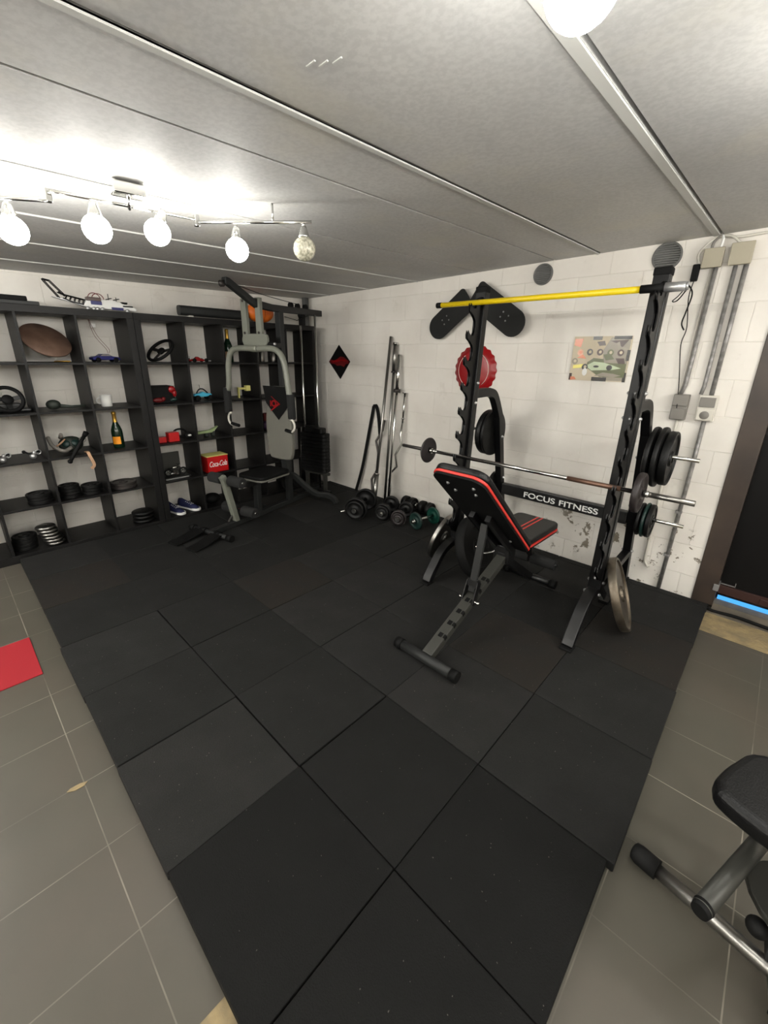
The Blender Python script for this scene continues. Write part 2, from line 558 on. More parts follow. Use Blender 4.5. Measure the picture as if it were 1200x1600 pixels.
# bare screed strips where tiles stop
struct('trim_7', G().box(4.10, XR, -0.335, -0.075, 0.0005, 0.004), 'concrete_tan')
struct('trim_8', G().box(4.02, XR, -0.075, 0.05, 0.0005, 0.006), 'concrete_grey')
struct('trim_9', G().box(3.625, 3.95, -3.223, -2.90, 0.0005, 0.003), 'concrete_tan')
g = G()
g.prism([(-.035, -.004), (-.01, -.012), (.02, -.006), (.03, .008), (.005, .012), (-.025, .006)], (2.70, -3.245, 0.002), (0.25, 0.97, 0), (-0.97, 0.25, 0), (0, 0, 0.002))
struct('trim_10', g, 'concrete_tan')

# door in the block wall
dr = bpy.data.objects.new('door_1', None); COL.objects.link(dr); dr['kind'] = 'structure'; dr['category'] = 'door'
del dr['category']
dr.location = (4.66, 0.03, 0); ORG[dr.name] = V(4.66, 0.03, 0)
g = G().box(4.165, 4.285, -0.012, 0.14, 0.03, 2.06).box(5.06, 5.16, -0.012, 0.14, 0.03, 2.06).box(4.285, 5.06, -0.012, 0.14, 1.96, 2.06)
obj('door_frame', g, 'door_brown', dr, 0.004)
obj('door_panel', G().box(4.286, 5.058, 0.07, 0.10, 0.165, 1.958), 'door_black', dr)
obj('bottom_rail', G().box(4.29, 5.055, 0.055, 0.11, 0.105, 0.165).box(4.50, 5.05, 0.05, 0.055, 0.11, 0.15), 'door_rust', dr, 0.002)
g = G().box(4.262, 4.292, -0.02, 0.07, 0.145, 0.19)
obj('hinge_plate', g, 'silver', dr, 0.002)
obj('metal_trim', G().box(4.292, 4.37, 0.062, 0.069, 0.172, 0.177).box(4.366, 4.37, 0.062, 0.069, 0.172, 0.20), 'silver', dr)
obj('daylight_gap', G().box(4.296, 5.05, 0.082, 0.088, 0.05, 0.078), 'bluelight', dr, label='blue daylight showing under the door')
obj('threshold', G().box(4.285, 5.06, -0.005, 0.2, 0.006, 0.05), 'concrete_grey', dr)
struct('wall_outside', G().box(4.0, 5.3, 0.2, 0.22, 0, 2.3), 'gap_dark')

# ------------------------------------------------------------------ rubber floor mats
XE = [0.287, 0.752, 1.254, 1.754, 2.253, 2.754, 3.261, 3.766, 4.268]
YE = [-0.092, -0.594, -1.096, -1.604, -2.119, -2.620, -3.122]
ordn = ['first', 'second', 'third', 'fourth', 'fifth', 'sixth', 'seventh', 'eighth']
for i in range(8):
    for j in range(6):
        x0, x1, y1, y0 = XE[i], XE[i+1], YE[j], YE[j+1]
        if i == 7: x1 += (0, 0, 0.004, 0.004, -0.012, -0.012)[j]
        dx = random.uniform(-0.003, 0.003); dz = random.choice((0, 0, 0.001, 0.002))
        if j == 2 and i < 3: dx += 0.004
        if j == 1 and i == 7: dx = -0.004
        if j == 5 and i == 7: dx = 0.0
        cx, cy = (x0+x1)/2, (y0+y1)/2
        hx, hy = (x1-x0)/2-0.0018, (y1-y0)/2-0.0018
        if j == 4 and i in (6, 7): hx -= 0.0015
        yy = 0.0
        if j == 5: yy = (0.006 if i in (0, 1, 2) else (-0.003 if i in (3, 5) else 0))
        g = G().box(-hx, hx, -hy, hy, 0, 0.0385+dz)
        o = obj('rubber_mat', g, 'rubber_mat_%d' % ([0, 1, 2, 0, 2, 3, 1][(i*3+j*5+(i*j)) % 7] if not (j >= 4 and i >= 6) else (5 if (i, j) == (6, 4) else 4)), None, 0.003)
        o.location = (cx+dx, cy+yy, 0.0005)
        o.rotation_euler = (0, 0, random.uniform(-0.003, 0.003))
        a = 'right-edge column' if i == 7 else ('column against the shelves' if i == 0 else '%s column from right edge' % ordn[7-i])
        b = 'row nearest block wall' if j == 0 else ('left-edge row' if j == 5 else '%s row from block wall' % ordn[j])
        tag(o, 'black rubber mat, %s, %s' % (a, b), 'rubber mat', 'black rubber mats covering the gym floor')
for i in range(8):
    g = G().box(XE[i]+0.002, XE[i+1]-0.002, -0.089, -0.02 if i > 4 else -0.012, 0.0005, 0.039)
    a = 'at its door end' if i == 7 else ('in the corner by the shelves' if i == 0 else '%s from the door end' % ordn[7-i])
    o = obj('rubber_strip', g, 'rubber_mat_0', None, 0.003)
    tag(o, 'narrow black rubber strip along the block wall, %s' % a, 'rubber mat', 'narrow rubber strips along the block wall')
MZ = 0.0416   # top of the mats
single('red_floor_mat', G().box(1.46, 1.872, -3.86, -3.222, 0.0005, 0.006), 'red_mat', 'red mat lying on the grey tiles at the left edge', 'mat', bevel=0.002)

# ------------------------------------------------------------------ shelf units
SP = 0.357; T_ = 0.016; OT = 0.05; ZB = 0.015
def level(k):   # top surface of the board under row k (0 = bottom row)
    return ZB+OT+k*SP if k < 5 else ZB+OT*2+5*SP-T_
def shelf_unit(y_hi, label):
    W = 5*SP-T_+2*OT; y_lo = y_hi-W; X0, X1 = -0.098, 0.282
    t = thing('cube_shelf_unit', label, 'shelf unit', ((X0+X1)/2, (y_lo+y_hi)/2, 0), 'black cube shelf units along the left wall')
    ztop = ZB+W
    obj('side_panel', G().box(X0, X1, y_hi-OT, y_hi, ZB+OT, ztop-OT), 'shelf_wood', t, 0.0015)
    obj('side_panel', G().box(X0, X1, y_lo, y_lo+OT, ZB+OT, ztop-OT), 'shelf_wood', t, 0.0015)
    obj('top_panel', G().box(X0, X1+0.001, y_lo, y_hi, ztop-OT, ztop), 'shelf_wood', t, 0.0015)
    obj('bottom_panel', G().box(X0, X1+0.001, y_lo, y_hi, ZB-0.014, ZB+OT), 'shelf_wood', t, 0.0015)
    for k in range(1, 5):
        z = ZB+OT+k*SP
        obj('shelf', G().box(X0, X1-0.002, y_lo+OT, y_hi-OT, z-T_, z), 'shelf_wood', t, 0.001)
        y = y_hi-OT-k*SP+T_/2
        obj('divider', G().box(X0, X1-0.001, y-T_/2, y+T_/2, ZB+OT, ztop-OT), 'shelf_wood', t, 0.001)
    return y_lo, ztop
yl, ZTOP = shelf_unit(-0.155, 'black cube shelf unit nearest the corner, behind the multi-gym')
yl2, _ = shelf_unit(yl-0.003, 'black cube shelf unit at the left edge of the room, by the red mat')
print('units split at', yl, 'top', ZTOP)

# ------------------------------------------------------------------ ceiling lamps
def lamp_fixture(name_label, rods, canopy, heads, group, globe='globe_on'):
    t = thing('spot_rail_lamp', name_label, 'ceiling lamp', (canopy[0], canopy[1], HC(*canopy)-0.002), group)
    cz = HC(*canopy)
    d = (Vector(rods[1][1])-Vector(rods[1][0])).normalized() if len(rods) > 1 else (Vector(rods[0][1])-Vector(rods[0][0])).normalized()
    M = Matrix.Translation((canopy[0], canopy[1], cz)) @ d.to_track_quat('X', 'Z').to_matrix().to_4x4()
    g = G().box(-0.055, 0.055, -0.035, 0.035, -0.045, -0.003, M)
    obj('canopy', g, 'chrome', t, 0.006, 3)
    for a, b in rods:
        obj('rail', G().tube([a, b], 0.0065, 10), 'chrome', t)
    for k in range(len(rods)-1):
        a = Vector(rods[k][1]); b = Vector(rods[k+1][0])
        obj('joint', G().box(-0.012, 0.012, -0.009, 0.009, -0.022, 0.022, Matrix.Translation((a+b)/2)), 'chrome', t, 0.003)
    for (x, y, z, tilt, lit) in heads:
        # stem, socket and globe hang from rail height
        zr = HC(x, y)-0.07
        g = G().tube([(x, y, zr), (x, y, z+0.085)], 0.007, 10)
        st = obj('stem', g, 'chrome', t)
        q = Matrix.Translation((x, y, z+0.085)) @ Matrix.Rotation(tilt[0], 4, 'X') @ Matrix.Rotation(tilt[1], 4, 'Y')
        g = G().lathe([(0.0, 0.004), (0.012, 0.003), (0.016, -0.008), (0.024, -0.034), (0.026, -0.042), (0.0, -0.043)], q, 20)
        obj('socket', g, 'chrome', st)
        g = G().sphere((0, 0, -0.085), 0.049, 24, M=None)
        g.v = [q @ p for p in g.v]
        obj('globe', g, (globe if lit else 'globe_off'), t, label=None if lit else 'unlit textured glass globe')
    return t
h = lambda x, y: HC(x, y)-0.07
J1 = (2.228, -2.852); J2 = (2.31, -2.352); E1 = (2.632, -1.984); A0 = (1.88, -3.30)
lamp = lamp_fixture('chrome rail lamp with five globes hanging over the mats near the shelves',
    [((A0[0], A0[1], h(*A0)), (J1[0]-0.03, J1[1], h(*J1)-0.008)), ((J1[0]+0.03, J1[1], h(*J1)+0.012), (J2[0]-0.008, J2[1], h(*J2)+0.006)),
     ((J2[0]+0.008, J2[1], h(*J2)-0.008), (E1[0], E1[1], h(*E1)))], (2.334, -2.618),
    [(2.085, -2.955, 2.005, (0, 0), 1), (2.285, -2.728, 2.022, (0, 0.1), 1), (2.296, -2.483, 2.045, (-0.35, 0.1), 1), (2.376, -2.207, 2.026, (0, 0.05), 1),
     (2.607, -2.01, 2.031, (0, 0), 0), (1.92, -3.22, 2.0, (0, 0), 1)], 'chrome rail lamps on the ceiling')
obj('support_pin', G().tube([(2.515, -2.105, HC(2.515, -2.105)), (2.515, -2.105, h(2.5, -2.1))], 0.005, 8), 'chrome', lamp)
obj('rail_bridge', G().tube([(2.334, -2.618, h(2.334, -2.618)+0.03), (2.27, -2.6, h(2.3, -2.6))], 0.006, 8), 'chrome', lamp)
lamp_fixture('chrome rail lamp with large lit globe at the top edge of the photo',
    [((3.92, -2.73, h(3.92, -2.73)), (4.53, -1.80, h(4.53, -1.80)))], (4.27, -2.20),
    [(4.01, -2.60, 2.05, (0, 0), 1), (4.46, -1.91, 2.04, (0, 0), 1)], 'chrome rail lamps on the ceiling', 'globe_near')
for lx, ly_, lbl in ((0.9, -4.3, 'beyond the left edge of the photo'), (1.9, -5.4, 'far behind the camera'), (3.9, -5.0, 'behind the camera'), (5.7, -3.9, 'behind the right side of the camera'), (5.75, -1.3, 'beyond the right edge of the photo')):  # unseen fill lamps, added to brighten the walls and even out the light
    lamp_fixture('added fill lamp with lit globes %s' % lbl,
        [((lx-0.5, ly_, h(lx-0.5, ly_)), (lx+0.5, ly_, h(lx+0.5, ly_)))], (lx, ly_),
        [(lx-0.42, ly_, 2.0, (0, 0), 1), (lx, ly_, 2.0, (0, 0), 1), (lx+0.42, ly_, 2.0, (0, 0), 1)], 'chrome rail lamps on the ceiling', 'globe_fill')
# scratches on the ceiling
g = G()
for a, b, c in ((3.38, -2.53, 0.3), (3.41, -2.515, 0.6), (3.36, -2.55, 0.1)):
    g.box(a, a+0.03, b, b+0.004, HC(a, b)-0.002, HC(a, b)+0.001)
struct('trim_11', g, 'strip_white')

# ------------------------------------------------------------------ plates
def plate_prof(r, t, hole, style='iron'):
    h = t/2
    if style == 'iron':
        half = [(hole, h), (hole+0.018, h), (hole+0.024, h*0.45), (r-0.022, h*0.45), (r-0.016, h), (r-0.004, h), (r, h*0.7)]
    elif style == 'bumper':
        half = [(hole, h*0.7), (hole+0.03, h*0.7), (hole+0.036, h*0.5), (r*0.62, h*0.5), (r*0.68, h), (r-0.012, h), (r-0.003, h*0.75), (r, h*0.4)]
    else:
        half = [(hole, h), (r*0.35, h*0.95), (r*0.9, h*0.75), (r-0.003, h*0.55), (r, h*0.2)]
    return half+[(a, -b) for a, b in reversed(half)]
def plate_at(r, t, hole, style, m, c, axis, label, group, name='weight_plate', slots=0):
    o = obj(name, G().lathe(plate_prof(r, t, hole, style), None, 48, True, True), m)
    sm = o.data
    mod = o.modifiers.new('es', 'EDGE_SPLIT'); mod.split_angle = math.radians(35)
    o.matrix_world = AX(c, axis)
    return tag(o, label, 'weight plate', group)

# ------------------------------------------------------------------ squat rack
XA, XB = 2.755, 3.752
def yc(z):    # centre line of the leaning uprights
    return -0.815+(z-0.3)*0.0547
def yr(z):    # centre line of the rear posts
    return -0.07-(z-0.05)*0.252
rack = thing('squat_rack', 'black steel squat rack with hooked uprights and lettered rear crossbar', 'squat rack', ((XA+XB)/2, -0.6, MZ))
for xs in (XA, XB):
    sg = -1 if xs == XA else 1
    up_ = obj('upright', G().rect([(xs, yc(0.25), 0.25), (xs, yc(1.985), 1.985)], 0.074, 0.052, (1, 0, 0)), 'rack_black', rack, 0.005)
    obj('top_cap', G().rect([(xs, yc(1.98), 1.975), (xs, yc(2.02), 2.012)], 0.080, 0.058, (1, 0, 0)), 'black_matte', up_, 0.006)
    # hooked plate along the front
    poly = []
    tips = [1.889-0.158*k for k in range(10)]
    zt = 1.965
    poly.append((yc(zt)+0.02, zt)); 
    for k, z in enumerate(tips):
        f_ = lambda zz, d: (yc(zz)-0.028-d, zz)
        poly += [f_(z+0.045, 0.045), f_(z+0.012, 0.05), f_(z-0.012, 0.062), f_(z-0.016, 0.085), f_(z-0.004, 0.108), f_(z+0.014, 0.122),
                 f_(z-0.012, 0.128), f_(z-0.034, 0.122), f_(z-0.05, 0.092), f_(z-0.07, 0.066), f_(z-0.09, 0.051)]
    zb = 0.36
    poly = [p for p in poly if p[1] > zb]
    poly += [(yc(zb)-0.05, zb), (yc(zb)+0.02, zb)]
    for dx_ in ((0.004, 0.017) if sg < 0 else (0.016, 0.029)):
        obj('hook_plate', G().prism(poly, (xs+dx_, 0, 0), (0, 1, 0), (0, 0, 1), (0.006, 0, 0)), 'rack_black', up_)
    # rear post: arm from the upright bending down to the floor
    arm = [(xs, yc(1.345), 1.345), (xs, -0.60, 1.35)] + bez([(xs, -0.55, 1.35), (xs, -0.475, 1.33), (xs, -0.42, 1.27), (xs, yr(1.16), 1.16)], 5) + [(xs, yr(0.6), 0.6), (xs, yr(0.054), 0.054)]
    rp = obj('rear_post', G().rect(arm, 0.05, 0.06, (1, 0, 0)), 'rack_black', rack, 0.004)
    obj('brace', G().rect([(xs, yr(0.28)+0.0, 0.285), (xs, yc(0.28)+0.01, 0.265)], 0.048, 0.05, (1, 0, 0)), 'rack_black', rack, 0.004)
    obj('gusset', G().rect([(xs, -0.70, 0.25), (xs, -0.50, 0.08)], 0.006, 0.045, (1, 0, 0)).box(xs-0.03, xs+0.03, -0.53, -0.45, MZ, MZ+0.02), 'rack_black', rack)
    foot = bez([(xs, -0.80, 0.272), (xs, -0.90, 0.272), (xs, -0.995, 0.235), (xs, -1.075, 0.155), (xs, -1.125, 0.095), (xs, -1.15, 0.054)], 6)
    ft = obj('front_foot', G().rect(foot, 0.062, 0.045, (1, 0, 0)), 'steel_grey' if 0 else 'black_paint', rack, 0.004)
    obj('foot_pad', G().box(xs-0.034, xs+0.034, -1.19, -1.12, MZ, MZ+0.012), 'rubber', ft, 0.003)
    obj('foot_pad', G().box(xs-0.034, xs+0.034, yr(0.05)-0.04, yr(0.05)+0.04, MZ, MZ+0.012), 'rubber', rp, 0.003)
    bl = G()
    for (yy, zz) in ((yc(1.42), 1.42), (yc(1.29), 1.29), (yc(0.33), 0.33), (-0.86, 0.27), (yr(0.30), 0.30), (yr(0.6)-0.005, 0.65), (yr(1.0), 1.0)):
        for s_ in (-1, 1):
            bl.lathe([(0.0, 0.012), (0.006, 0.011), (0.011, 0.004), (0.012, 0.0)], AX((xs+s_*(0.037 if yy < -0.6 else 0.026), yy, zz), (s_, 0, 0)), 12)
    for zz in (1.42, 1.29, 0.36):
        bl.lathe([(0.0, 0.012), (0.006, 0.011), (0.011, 0.004), (0.012, 0.0)], AX((xs, yc(zz)-0.028, zz), (0, -1, 0)), 12)
    obj('bolt_set', bl, 'silver', rack)
    # pegs for plates
    x1 = 2.50 if sg < 0 else 4.045
    obj('plate_peg', G().tube([(xs, yr(1.035), 1.035), (x1, yr(1.035), 1.035)], 0.0125, 16), 'chrome', rack)
    obj('plate_peg', G().tube([(xs, yr(0.575), 0.585), (x1 if sg < 0 else 4.04, yr(0.575), 0.585)], 0.0125, 16), 'chrome', rack)
cb = obj('crossbar', G().box(XA+0.028, XB-0.028, yr(0.57)-0.028, yr(0.57)+0.02, 0.515, 0.605), 'black_paint', rack, 0.006)
for wd_, xc_ in (('FOCUS', 3.105), ('FITNESS', 3.40)):
    text_mesh(wd_, 0.060, AX((xc_, yr(0.57)-0.0288, 0.553), (0, -1, 0)), 'lettering', 'white', cb, bold=0.0010, xs=1.34)

# plates on the pegs
hy, hz = yr(1.035), 1.035-0.012
ly, lz = yr(0.575), 0.585-0.012
PGR = 'black weight plates on the upper right rack peg'
plate_at(0.182, 0.042, 0.026, 'round', 'cast_black', (3.802, hy, hz), (1, 0, 0), 'innermost thick black plate on the right upper rack peg', PGR)
plate_at(0.185, 0.042, 0.026, 'round', 'cast_black', (3.846, hy, hz), (1, 0, 0), 'middle thick black plate on the right upper rack peg', PGR)
plate_at(0.165, 0.042, 0.026, 'iron', 'cast_black', (3.892, hy, hz), (1, 0, 0), 'outermost dished black plate on the right upper rack peg', PGR)
PGL = 'weight plates on the lower right rack peg'
plate_at(0.112, 0.03, 0.026, 'round', 'cast_black', (3.800, ly, lz), (1, 0, 0), 'small black plate innermost on the right lower rack peg', PGL)
plate_at(0.118, 0.026, 0.026, 'round', 'teal_dark', (3.830, ly, lz), (1, 0, 0), 'small dark green plate on the right lower rack peg', PGL)
plate_at(0.112, 0.026, 0.026, 'iron', 'cast_black', (3.858, ly, lz), (1, 0, 0), 'small black plate outermost on the right lower rack peg', PGL)
PL = 'black weight plates on the left rack pegs'
plate_at(0.180, 0.040, 0.026, 'round', 'cast_black', (2.706, hy, hz), (1, 0, 0), 'large black plate against the left rear rack post', PL)
plate_at(0.175, 0.040, 0.026, 'iron', 'cast_black', (2.664, hy, hz), (1, 0, 0), 'large black plate outermost on the left upper rack peg', PL)
plate_at(0.115, 0.040, 0.026, 'round', 'cast_black', (2.706, ly, lz), (1, 0, 0), 'small black plate on the left lower rack peg behind the bench', PL)

# barbell on the hooks
bz, by = 0.937, yc(0.93)-0.028-0.092
bb = thing('barbell', 'chrome barbell with one small plate per end resting across the squat rack', 'barbell', (3.2, by, bz))
obj('bar_shaft', G().tube([(2.60, by, bz), (3.86, by, bz)], 0.0125, 16).tube([(2.53, by, bz), (2.60, by, bz)], 0.0125, 16), 'chrome', bb)
obj('reflection_sleeve', G().tube([(3.52, by, bz), (3.80, by, bz)], 0.0138, 16), 'brown_reflection', bb, label='brownish reflection painted on the bar')  # brownish reflection on the shaft, painted as a coloured sleeve
obj('bar_end', G().tube([(2.275, by, bz), (2.52, by, bz)], 0.0125, 16), 'dark_iron', bb)
obj('bar_end', G().tube([(3.91, by, bz), (4.125, by, bz)], 0.0145, 16), 'chrome_dull', bb)
obj('collar', G().tube([(2.535, by, bz), (2.552, by, bz)], 0.018, 16), 'chrome', bb)
obj('collar', G().tube([(3.905, by, bz), (3.93, by, bz)], 0.018, 16), 'chrome', bb)
obj('weight_plate', G().lathe(plate_prof(0.092, 0.02, 0.0126, 'round'), AX((2.52, by, bz), (1, 0, 0)), 40, True, True), 'cast_brown', bb)
obj('weight_plate', G().lathe(plate_prof(0.105, 0.03, 0.0126, 'iron'), AX((3.885, by, bz), (1, 0, 0)), 40, True, True), 'cast_brown', bb)

# yellow bar across the top hooks
yb = -0.862; zb_ = 1.905
ybar = thing('yellow_bar', 'yellow bar with black end cap resting on the top hooks of the squat rack', 'bar', (3.1, yb, zb_))
obj('bar_tube', G().tube([(2.535, yb, zb_), (3.70, yb, zb_)], 0.0155, 18), 'yellow', ybar)
obj('end_cap', G().tube([(2.50, yb, zb_), (2.537, yb, zb_)], 0.0175, 18), 'black_matte', ybar)
obj('sleeve', G().tube([(3.70, yb, zb_), (3.80, yb, zb_)], 0.019, 18), 'black_matte', ybar)
obj('motor_housing', G().tube([(3.80, yb, zb_), (3.882, yb, zb_)], 0.021, 18).tube([(3.882, yb, zb_), (3.892, yb, zb_)], 0.018, 18), 'silver', ybar)

# large plates leaning on the rack
nrm = V(0.905, 0.20, 0.35)
plate_at(0.218, 0.045, 0.026, 'iron', 'old_iron', (3.872, -0.735, 0.258), nrm, 'large worn silver plate leaning against the right rack upright', 'large plates leaning on the rack', slots=4)
plate_at(0.195, 0.034, 0.026, 'iron', 'chrome_dull', (2.60, -0.76, 0.236), (-0.95, -0.12, 0.28), 'silver-rimmed plate leaning outside the left rack upright', 'large plates leaning on the rack')
plate_at(0.225, 0.075, 0.026, 'bumper', 'rubber', (2.925, -0.82, 0.272), (0.93, 0.1, 0.36), 'thick black rubber plate leaning inside the left rack upright', 'large plates leaning on the rack')

# ------------------------------------------------------------------ adjustable bench
BX = 3.26
bench = thing('adjustable_bench', 'black adjustable weight bench with red-edged backrest in front of the rack', 'weight bench', (BX, -1.2, MZ))
obj('front_stabiliser', G().tube([(3.095, -1.815, 0.074), (3.425, -1.815, 0.074)], 0.026, 18), 'dark_grey', bench)
for a, b in ((3.06, 3.10), (3.42, 3.46)):
    obj('end_cap', G().tube([(a, -1.815, 0.074), (b, -1.815, 0.074)], 0.031, 18), 'black_matte', bench)
rail0, rail1 = V(BX, -1.80, 0.085), V(BX, -1.02, 0.415)
rd = (rail1-rail0).normalized(); rn = V(1, 0, 0).cross(rd).normalized()
rail = obj('main_rail', G().rect([rail0, rail1], 0.062, 0.045, (1, 0, 0)), 'steel_grey', bench, 0.004)
g = G()
for k in range(6):
    p = rail0+rd*(0.13+0.09*k)
    M = Matrix((V(1, 0, 0), rd, rn)).transposed().to_4x4(); M.translation = p+rn*0.0225
    g.box(-0.012, 0.012, -0.014, 0.014, -0.002, 0.0012, M)
    M2 = M.copy(); M2.translation = p+rn*0.0225+V(0.0, 0, 0)
    g.box(0.019, 0.0315, -0.012, 0.012, -0.02, 0.0018, M2)
obj('notch_set', g, 'black_matte', rail)
obj('rear_leg', G().rect([V(BX, -1.06, 0.40), V(BX, -0.60, 0.085)], 0.05, 0.05, (1, 0, 0)), 'black_paint', bench, 0.004)
obj('rear_stabiliser', G().tube([(3.09, -0.575, 0.071), (3.42, -0.575, 0.071)], 0.024, 18), 'black_paint', bench)
for a, b in ((3.06, 3.10), (3.41, 3.45)):
    obj('end_cap', G().tube([(a, -0.575, 0.072), (b, -0.575, 0.072)], 0.030, 18), 'black_matte', bench)
st = obj('support_strut', G().rect([V(BX, -1.40, 0.30), V(BX, -1.325, 0.70)], 0.042, 0.02, (1, 0, 0)), 'dark_grey', bench, 0.002)
g = G()
for s_ in (-1, 1):
    g.rect([V(BX+s_*0.036, -1.43, 0.235), V(BX+s_*0.034, -1.385, 0.36)], 0.005, 0.04, (1, 0, 0))
g.rect([V(BX, -1.392, 0.33), V(BX, -1.385, 0.37)], 0.07, 0.03, (1, 0, 0))
obj('strut_bracket', g, 'black_paint', st)
obj('locking_pin', G().tube([(BX-0.055, -1.425, 0.255), (BX+0.055, -1.425, 0.255)], 0.006, 10).sphere((BX-0.058, -1.425, 0.255), 0.011, 12).sphere((BX+0.058, -1.425, 0.255), 0.011, 12), 'chrome', st)
# backrest: underside plane from head (-1.66,1.035) to (-1.05,.485)
h0, h1 = V(BX, -1.675, 1.045), V(BX, -1.03, 0.465)
bd = (h1-h0).normalized(); bn = V(1, 0, 0).cross(bd); bn = bn if bn.z > 0 else -bn
L = (h1-h0).length; mid = (h0+h1)/2
def bpad(off0, off1, grow, r):
    g = G()
    pl = rrect(0.305+grow, L+grow, r, 6, 0.03)
    return g.prism([(a, -b) for a, b in pl], mid+bn*(off0+off1)/2, V(1, 0, 0), bd, bn*(off1-off0))
back = obj('backrest', bpad(0, 0.012, -0.006, 0.07), 'black_matte', bench)
obj('red_piping', bpad(0.012, 0.026, 0.004, 0.072), 'red_trim', back, 0.003, label='red edge band of the backrest')
obj('cushion', bpad(0.026, 0.066, 0.0, 0.07), 'vinyl', back, 0.014, 4)
g = G()
for a, b in ((-0.075, 0.09), (0.075, 0.09), (-0.06, 0.16), (0.06, 0.16), (-0.05, 0.42), (0.05, 0.46), (-0.07, 0.66), (0.07, 0.74)):
    g.lathe([(0, 0.008), (0.005, 0.0075), (0.009, 0.002), (0.010, 0)], AX(h0+bd*b+V(a, 0, 0), -bn), 10)
obj('bolt_set', g, 'silver', back)
g = G()
for s_ in (-1, 1):
    g.rect([h0+bd*0.40+V(s_*0.05, 0, 0)-bn*0.02, h0+bd*0.86+V(s_*0.05, 0, 0)-bn*0.02], 0.03, 0.035, (1, 0, 0))
obj('back_frame', g, 'black_paint', back)
# seat
seat = obj('seat', G().prism([(a, b) for a, b in rrect(0.30, 0.46, 0.05, 6, 0.03)], (BX, -0.795, 0.485), (1, 0, 0), (0, 0.998, -0.03), (0, 0.0, 0.010)), 'black_matte', bench)
obj('red_piping', G().prism(rrect(0.305, 0.465, 0.052, 6, 0.03), (BX, -0.795, 0.4965), (1, 0, 0), (0, 0.998, -0.03), (0, 0, 0.012)), 'red_trim', seat, 0.003, label='red edge band of the seat')
obj('cushion', G().prism(rrect(0.30, 0.46, 0.05, 6, 0.03), (BX, -0.795, 0.522), (1, 0, 0), (0, 0.998, -0.03), (0, 0, 0.04)), 'vinyl', seat, 0.012, 4)
g = G()
for x in (3.262, 3.292):
    g.prism([(-0.215, -0.001), (0.215, -0.001), (0.215, 0.0012), (-0.215, 0.0012)], (x, -0.795, 0.5424), (0, 0.998, -0.03), (0, 0.03, 0.998), (0.011, 0, 0))
obj('stripe', g, 'red_trim', seat)
g = G().rect([V(BX, -1.08, 0.42), V(BX, -0.66, 0.475)], 0.05, 0.03, (1, 0, 0)).box(BX-0.05, BX+0.05, -1.08, -0.99, 0.37, 0.48)
obj('seat_frame', g, 'black_paint', bench, 0.004)
obj('roller', G().tube([(3.27, -0.62, 0.24), (3.44, -0.62, 0.24)], 0.036, 18), 'foam', bench)
obj('roller', G().tube([(3.08, -0.62, 0.24), (3.25, -0.62, 0.24)], 0.036, 18), 'foam', bench)
obj('roller_arm', G().rect([V(BX, -0.70, 0.47), V(BX, -0.62, 0.24)], 0.04, 0.03, (1, 0, 0)).tube([(3.1, -0.62, 0.24), (3.45, -0.62, 0.24)], 0.012, 10), 'black_paint', bench)
g = G().tube(bez([(3.10, -1.12, 0.44), (3.15, -1.10, 0.40), (3.22, -1.06, 0.43)], 4), 0.007, 8)
obj('adjust_lever', g, 'chrome', bench)

# ------------------------------------------------------------------ multi-gym
TH = math.radians(14)
GO = V(0.9, -1.87, 0); GS = V(-math.sin(TH), math.cos(TH), 0); GR = V(math.cos(TH), math.sin(TH), 0)
def gp(s, r, z):
    return GO+GS*s+GR*r+V(0, 0, z)
GM = Matrix((GR, GS, V(0, 0, 1))).transposed().to_4x4(); GM.translation = GO   # local (r, s, z)
gym = thing('multi_gym', 'grey and black multi-gym with weight stack standing in front of the shelves', 'multi-gym', gp(0.7, 0, MZ))
Z0 = MZ
obj('base_beam', G().rect([gp(-0.01, 0, Z0+0.028), gp(1.62, 0, Z0+0.028)], 0.05, 0.05, GR), 'dark_grey', gym, 0.004)
obj('front_stabiliser', G().tube([gp(0, -0.23, Z0+0.03), gp(0, 0.23, Z0+0.03)], 0.022, 16), 'dark_grey', gym)
for a, b in ((-0.265, -0.21), (-0.12, -0.06), (0.06, 0.12), (0.21, 0.265)):
    obj('end_cap', G().tube([gp(0, a, Z0+0.031), gp(0, b, Z0+0.031)], 0.030, 16), 'black_matte', gym)
for r_ in (-0.115, 0.115):
    pts = [gp(-0.30, r_, Z0+0.012), gp(-0.18, r_, Z0+0.02), gp(-0.03, r_*0.9, Z0+0.05)]
    obj('foot_plate', G().rect(pts, 0.125, 0.010, GR), 'black_matte', gym, 0.003)
obj('seat_post', G().rect([gp(0.57, 0, Z0+0.05), gp(0.58, 0, 0.42)], 0.055, 0.055, GR), 'dark_grey', gym, 0.004)
obj('seat_beam', G().rect([gp(0.20, 0, 0.47), gp(0.45, 0, 0.40), gp(1.03, 0, 0.39)], 0.05, 0.05, GR), 'black_paint', gym, 0.004)
lv = obj('leg_lever', G().rect([gp(0.18, 0, 0.545), gp(0.20, 0, 0.50), gp(0.275, 0, 0.15), gp(0.29, 0, 0.085)], 0.05, 0.05, GR), 'grey_tube', gym, 0.005)
obj('lever_foot', G().rect([gp(0.262, 0.0, 0.16), gp(0.23, -0.03, 0.09)], 0.02, 0.02, GR), 'chrome_dull', lv)
for (s_, z_) in ((0.22, 0.505), (0.335, 0.185)):
    obj('roller_axle', G().tube([gp(s_, -0.20, z_), gp(s_, 0.22, z_)], 0.011, 12), 'chrome', lv)
    for a, b in ((-0.20, -0.05), (0.05, 0.21)):
        obj('foam_roller', G().tube([gp(s_, a, z_), gp(s_, a+0.008, z_), gp(s_, b-0.008, z_), gp(s_, b, z_)], [0.040, 0.048, 0.048, 0.040], 20), 'foam', lv)
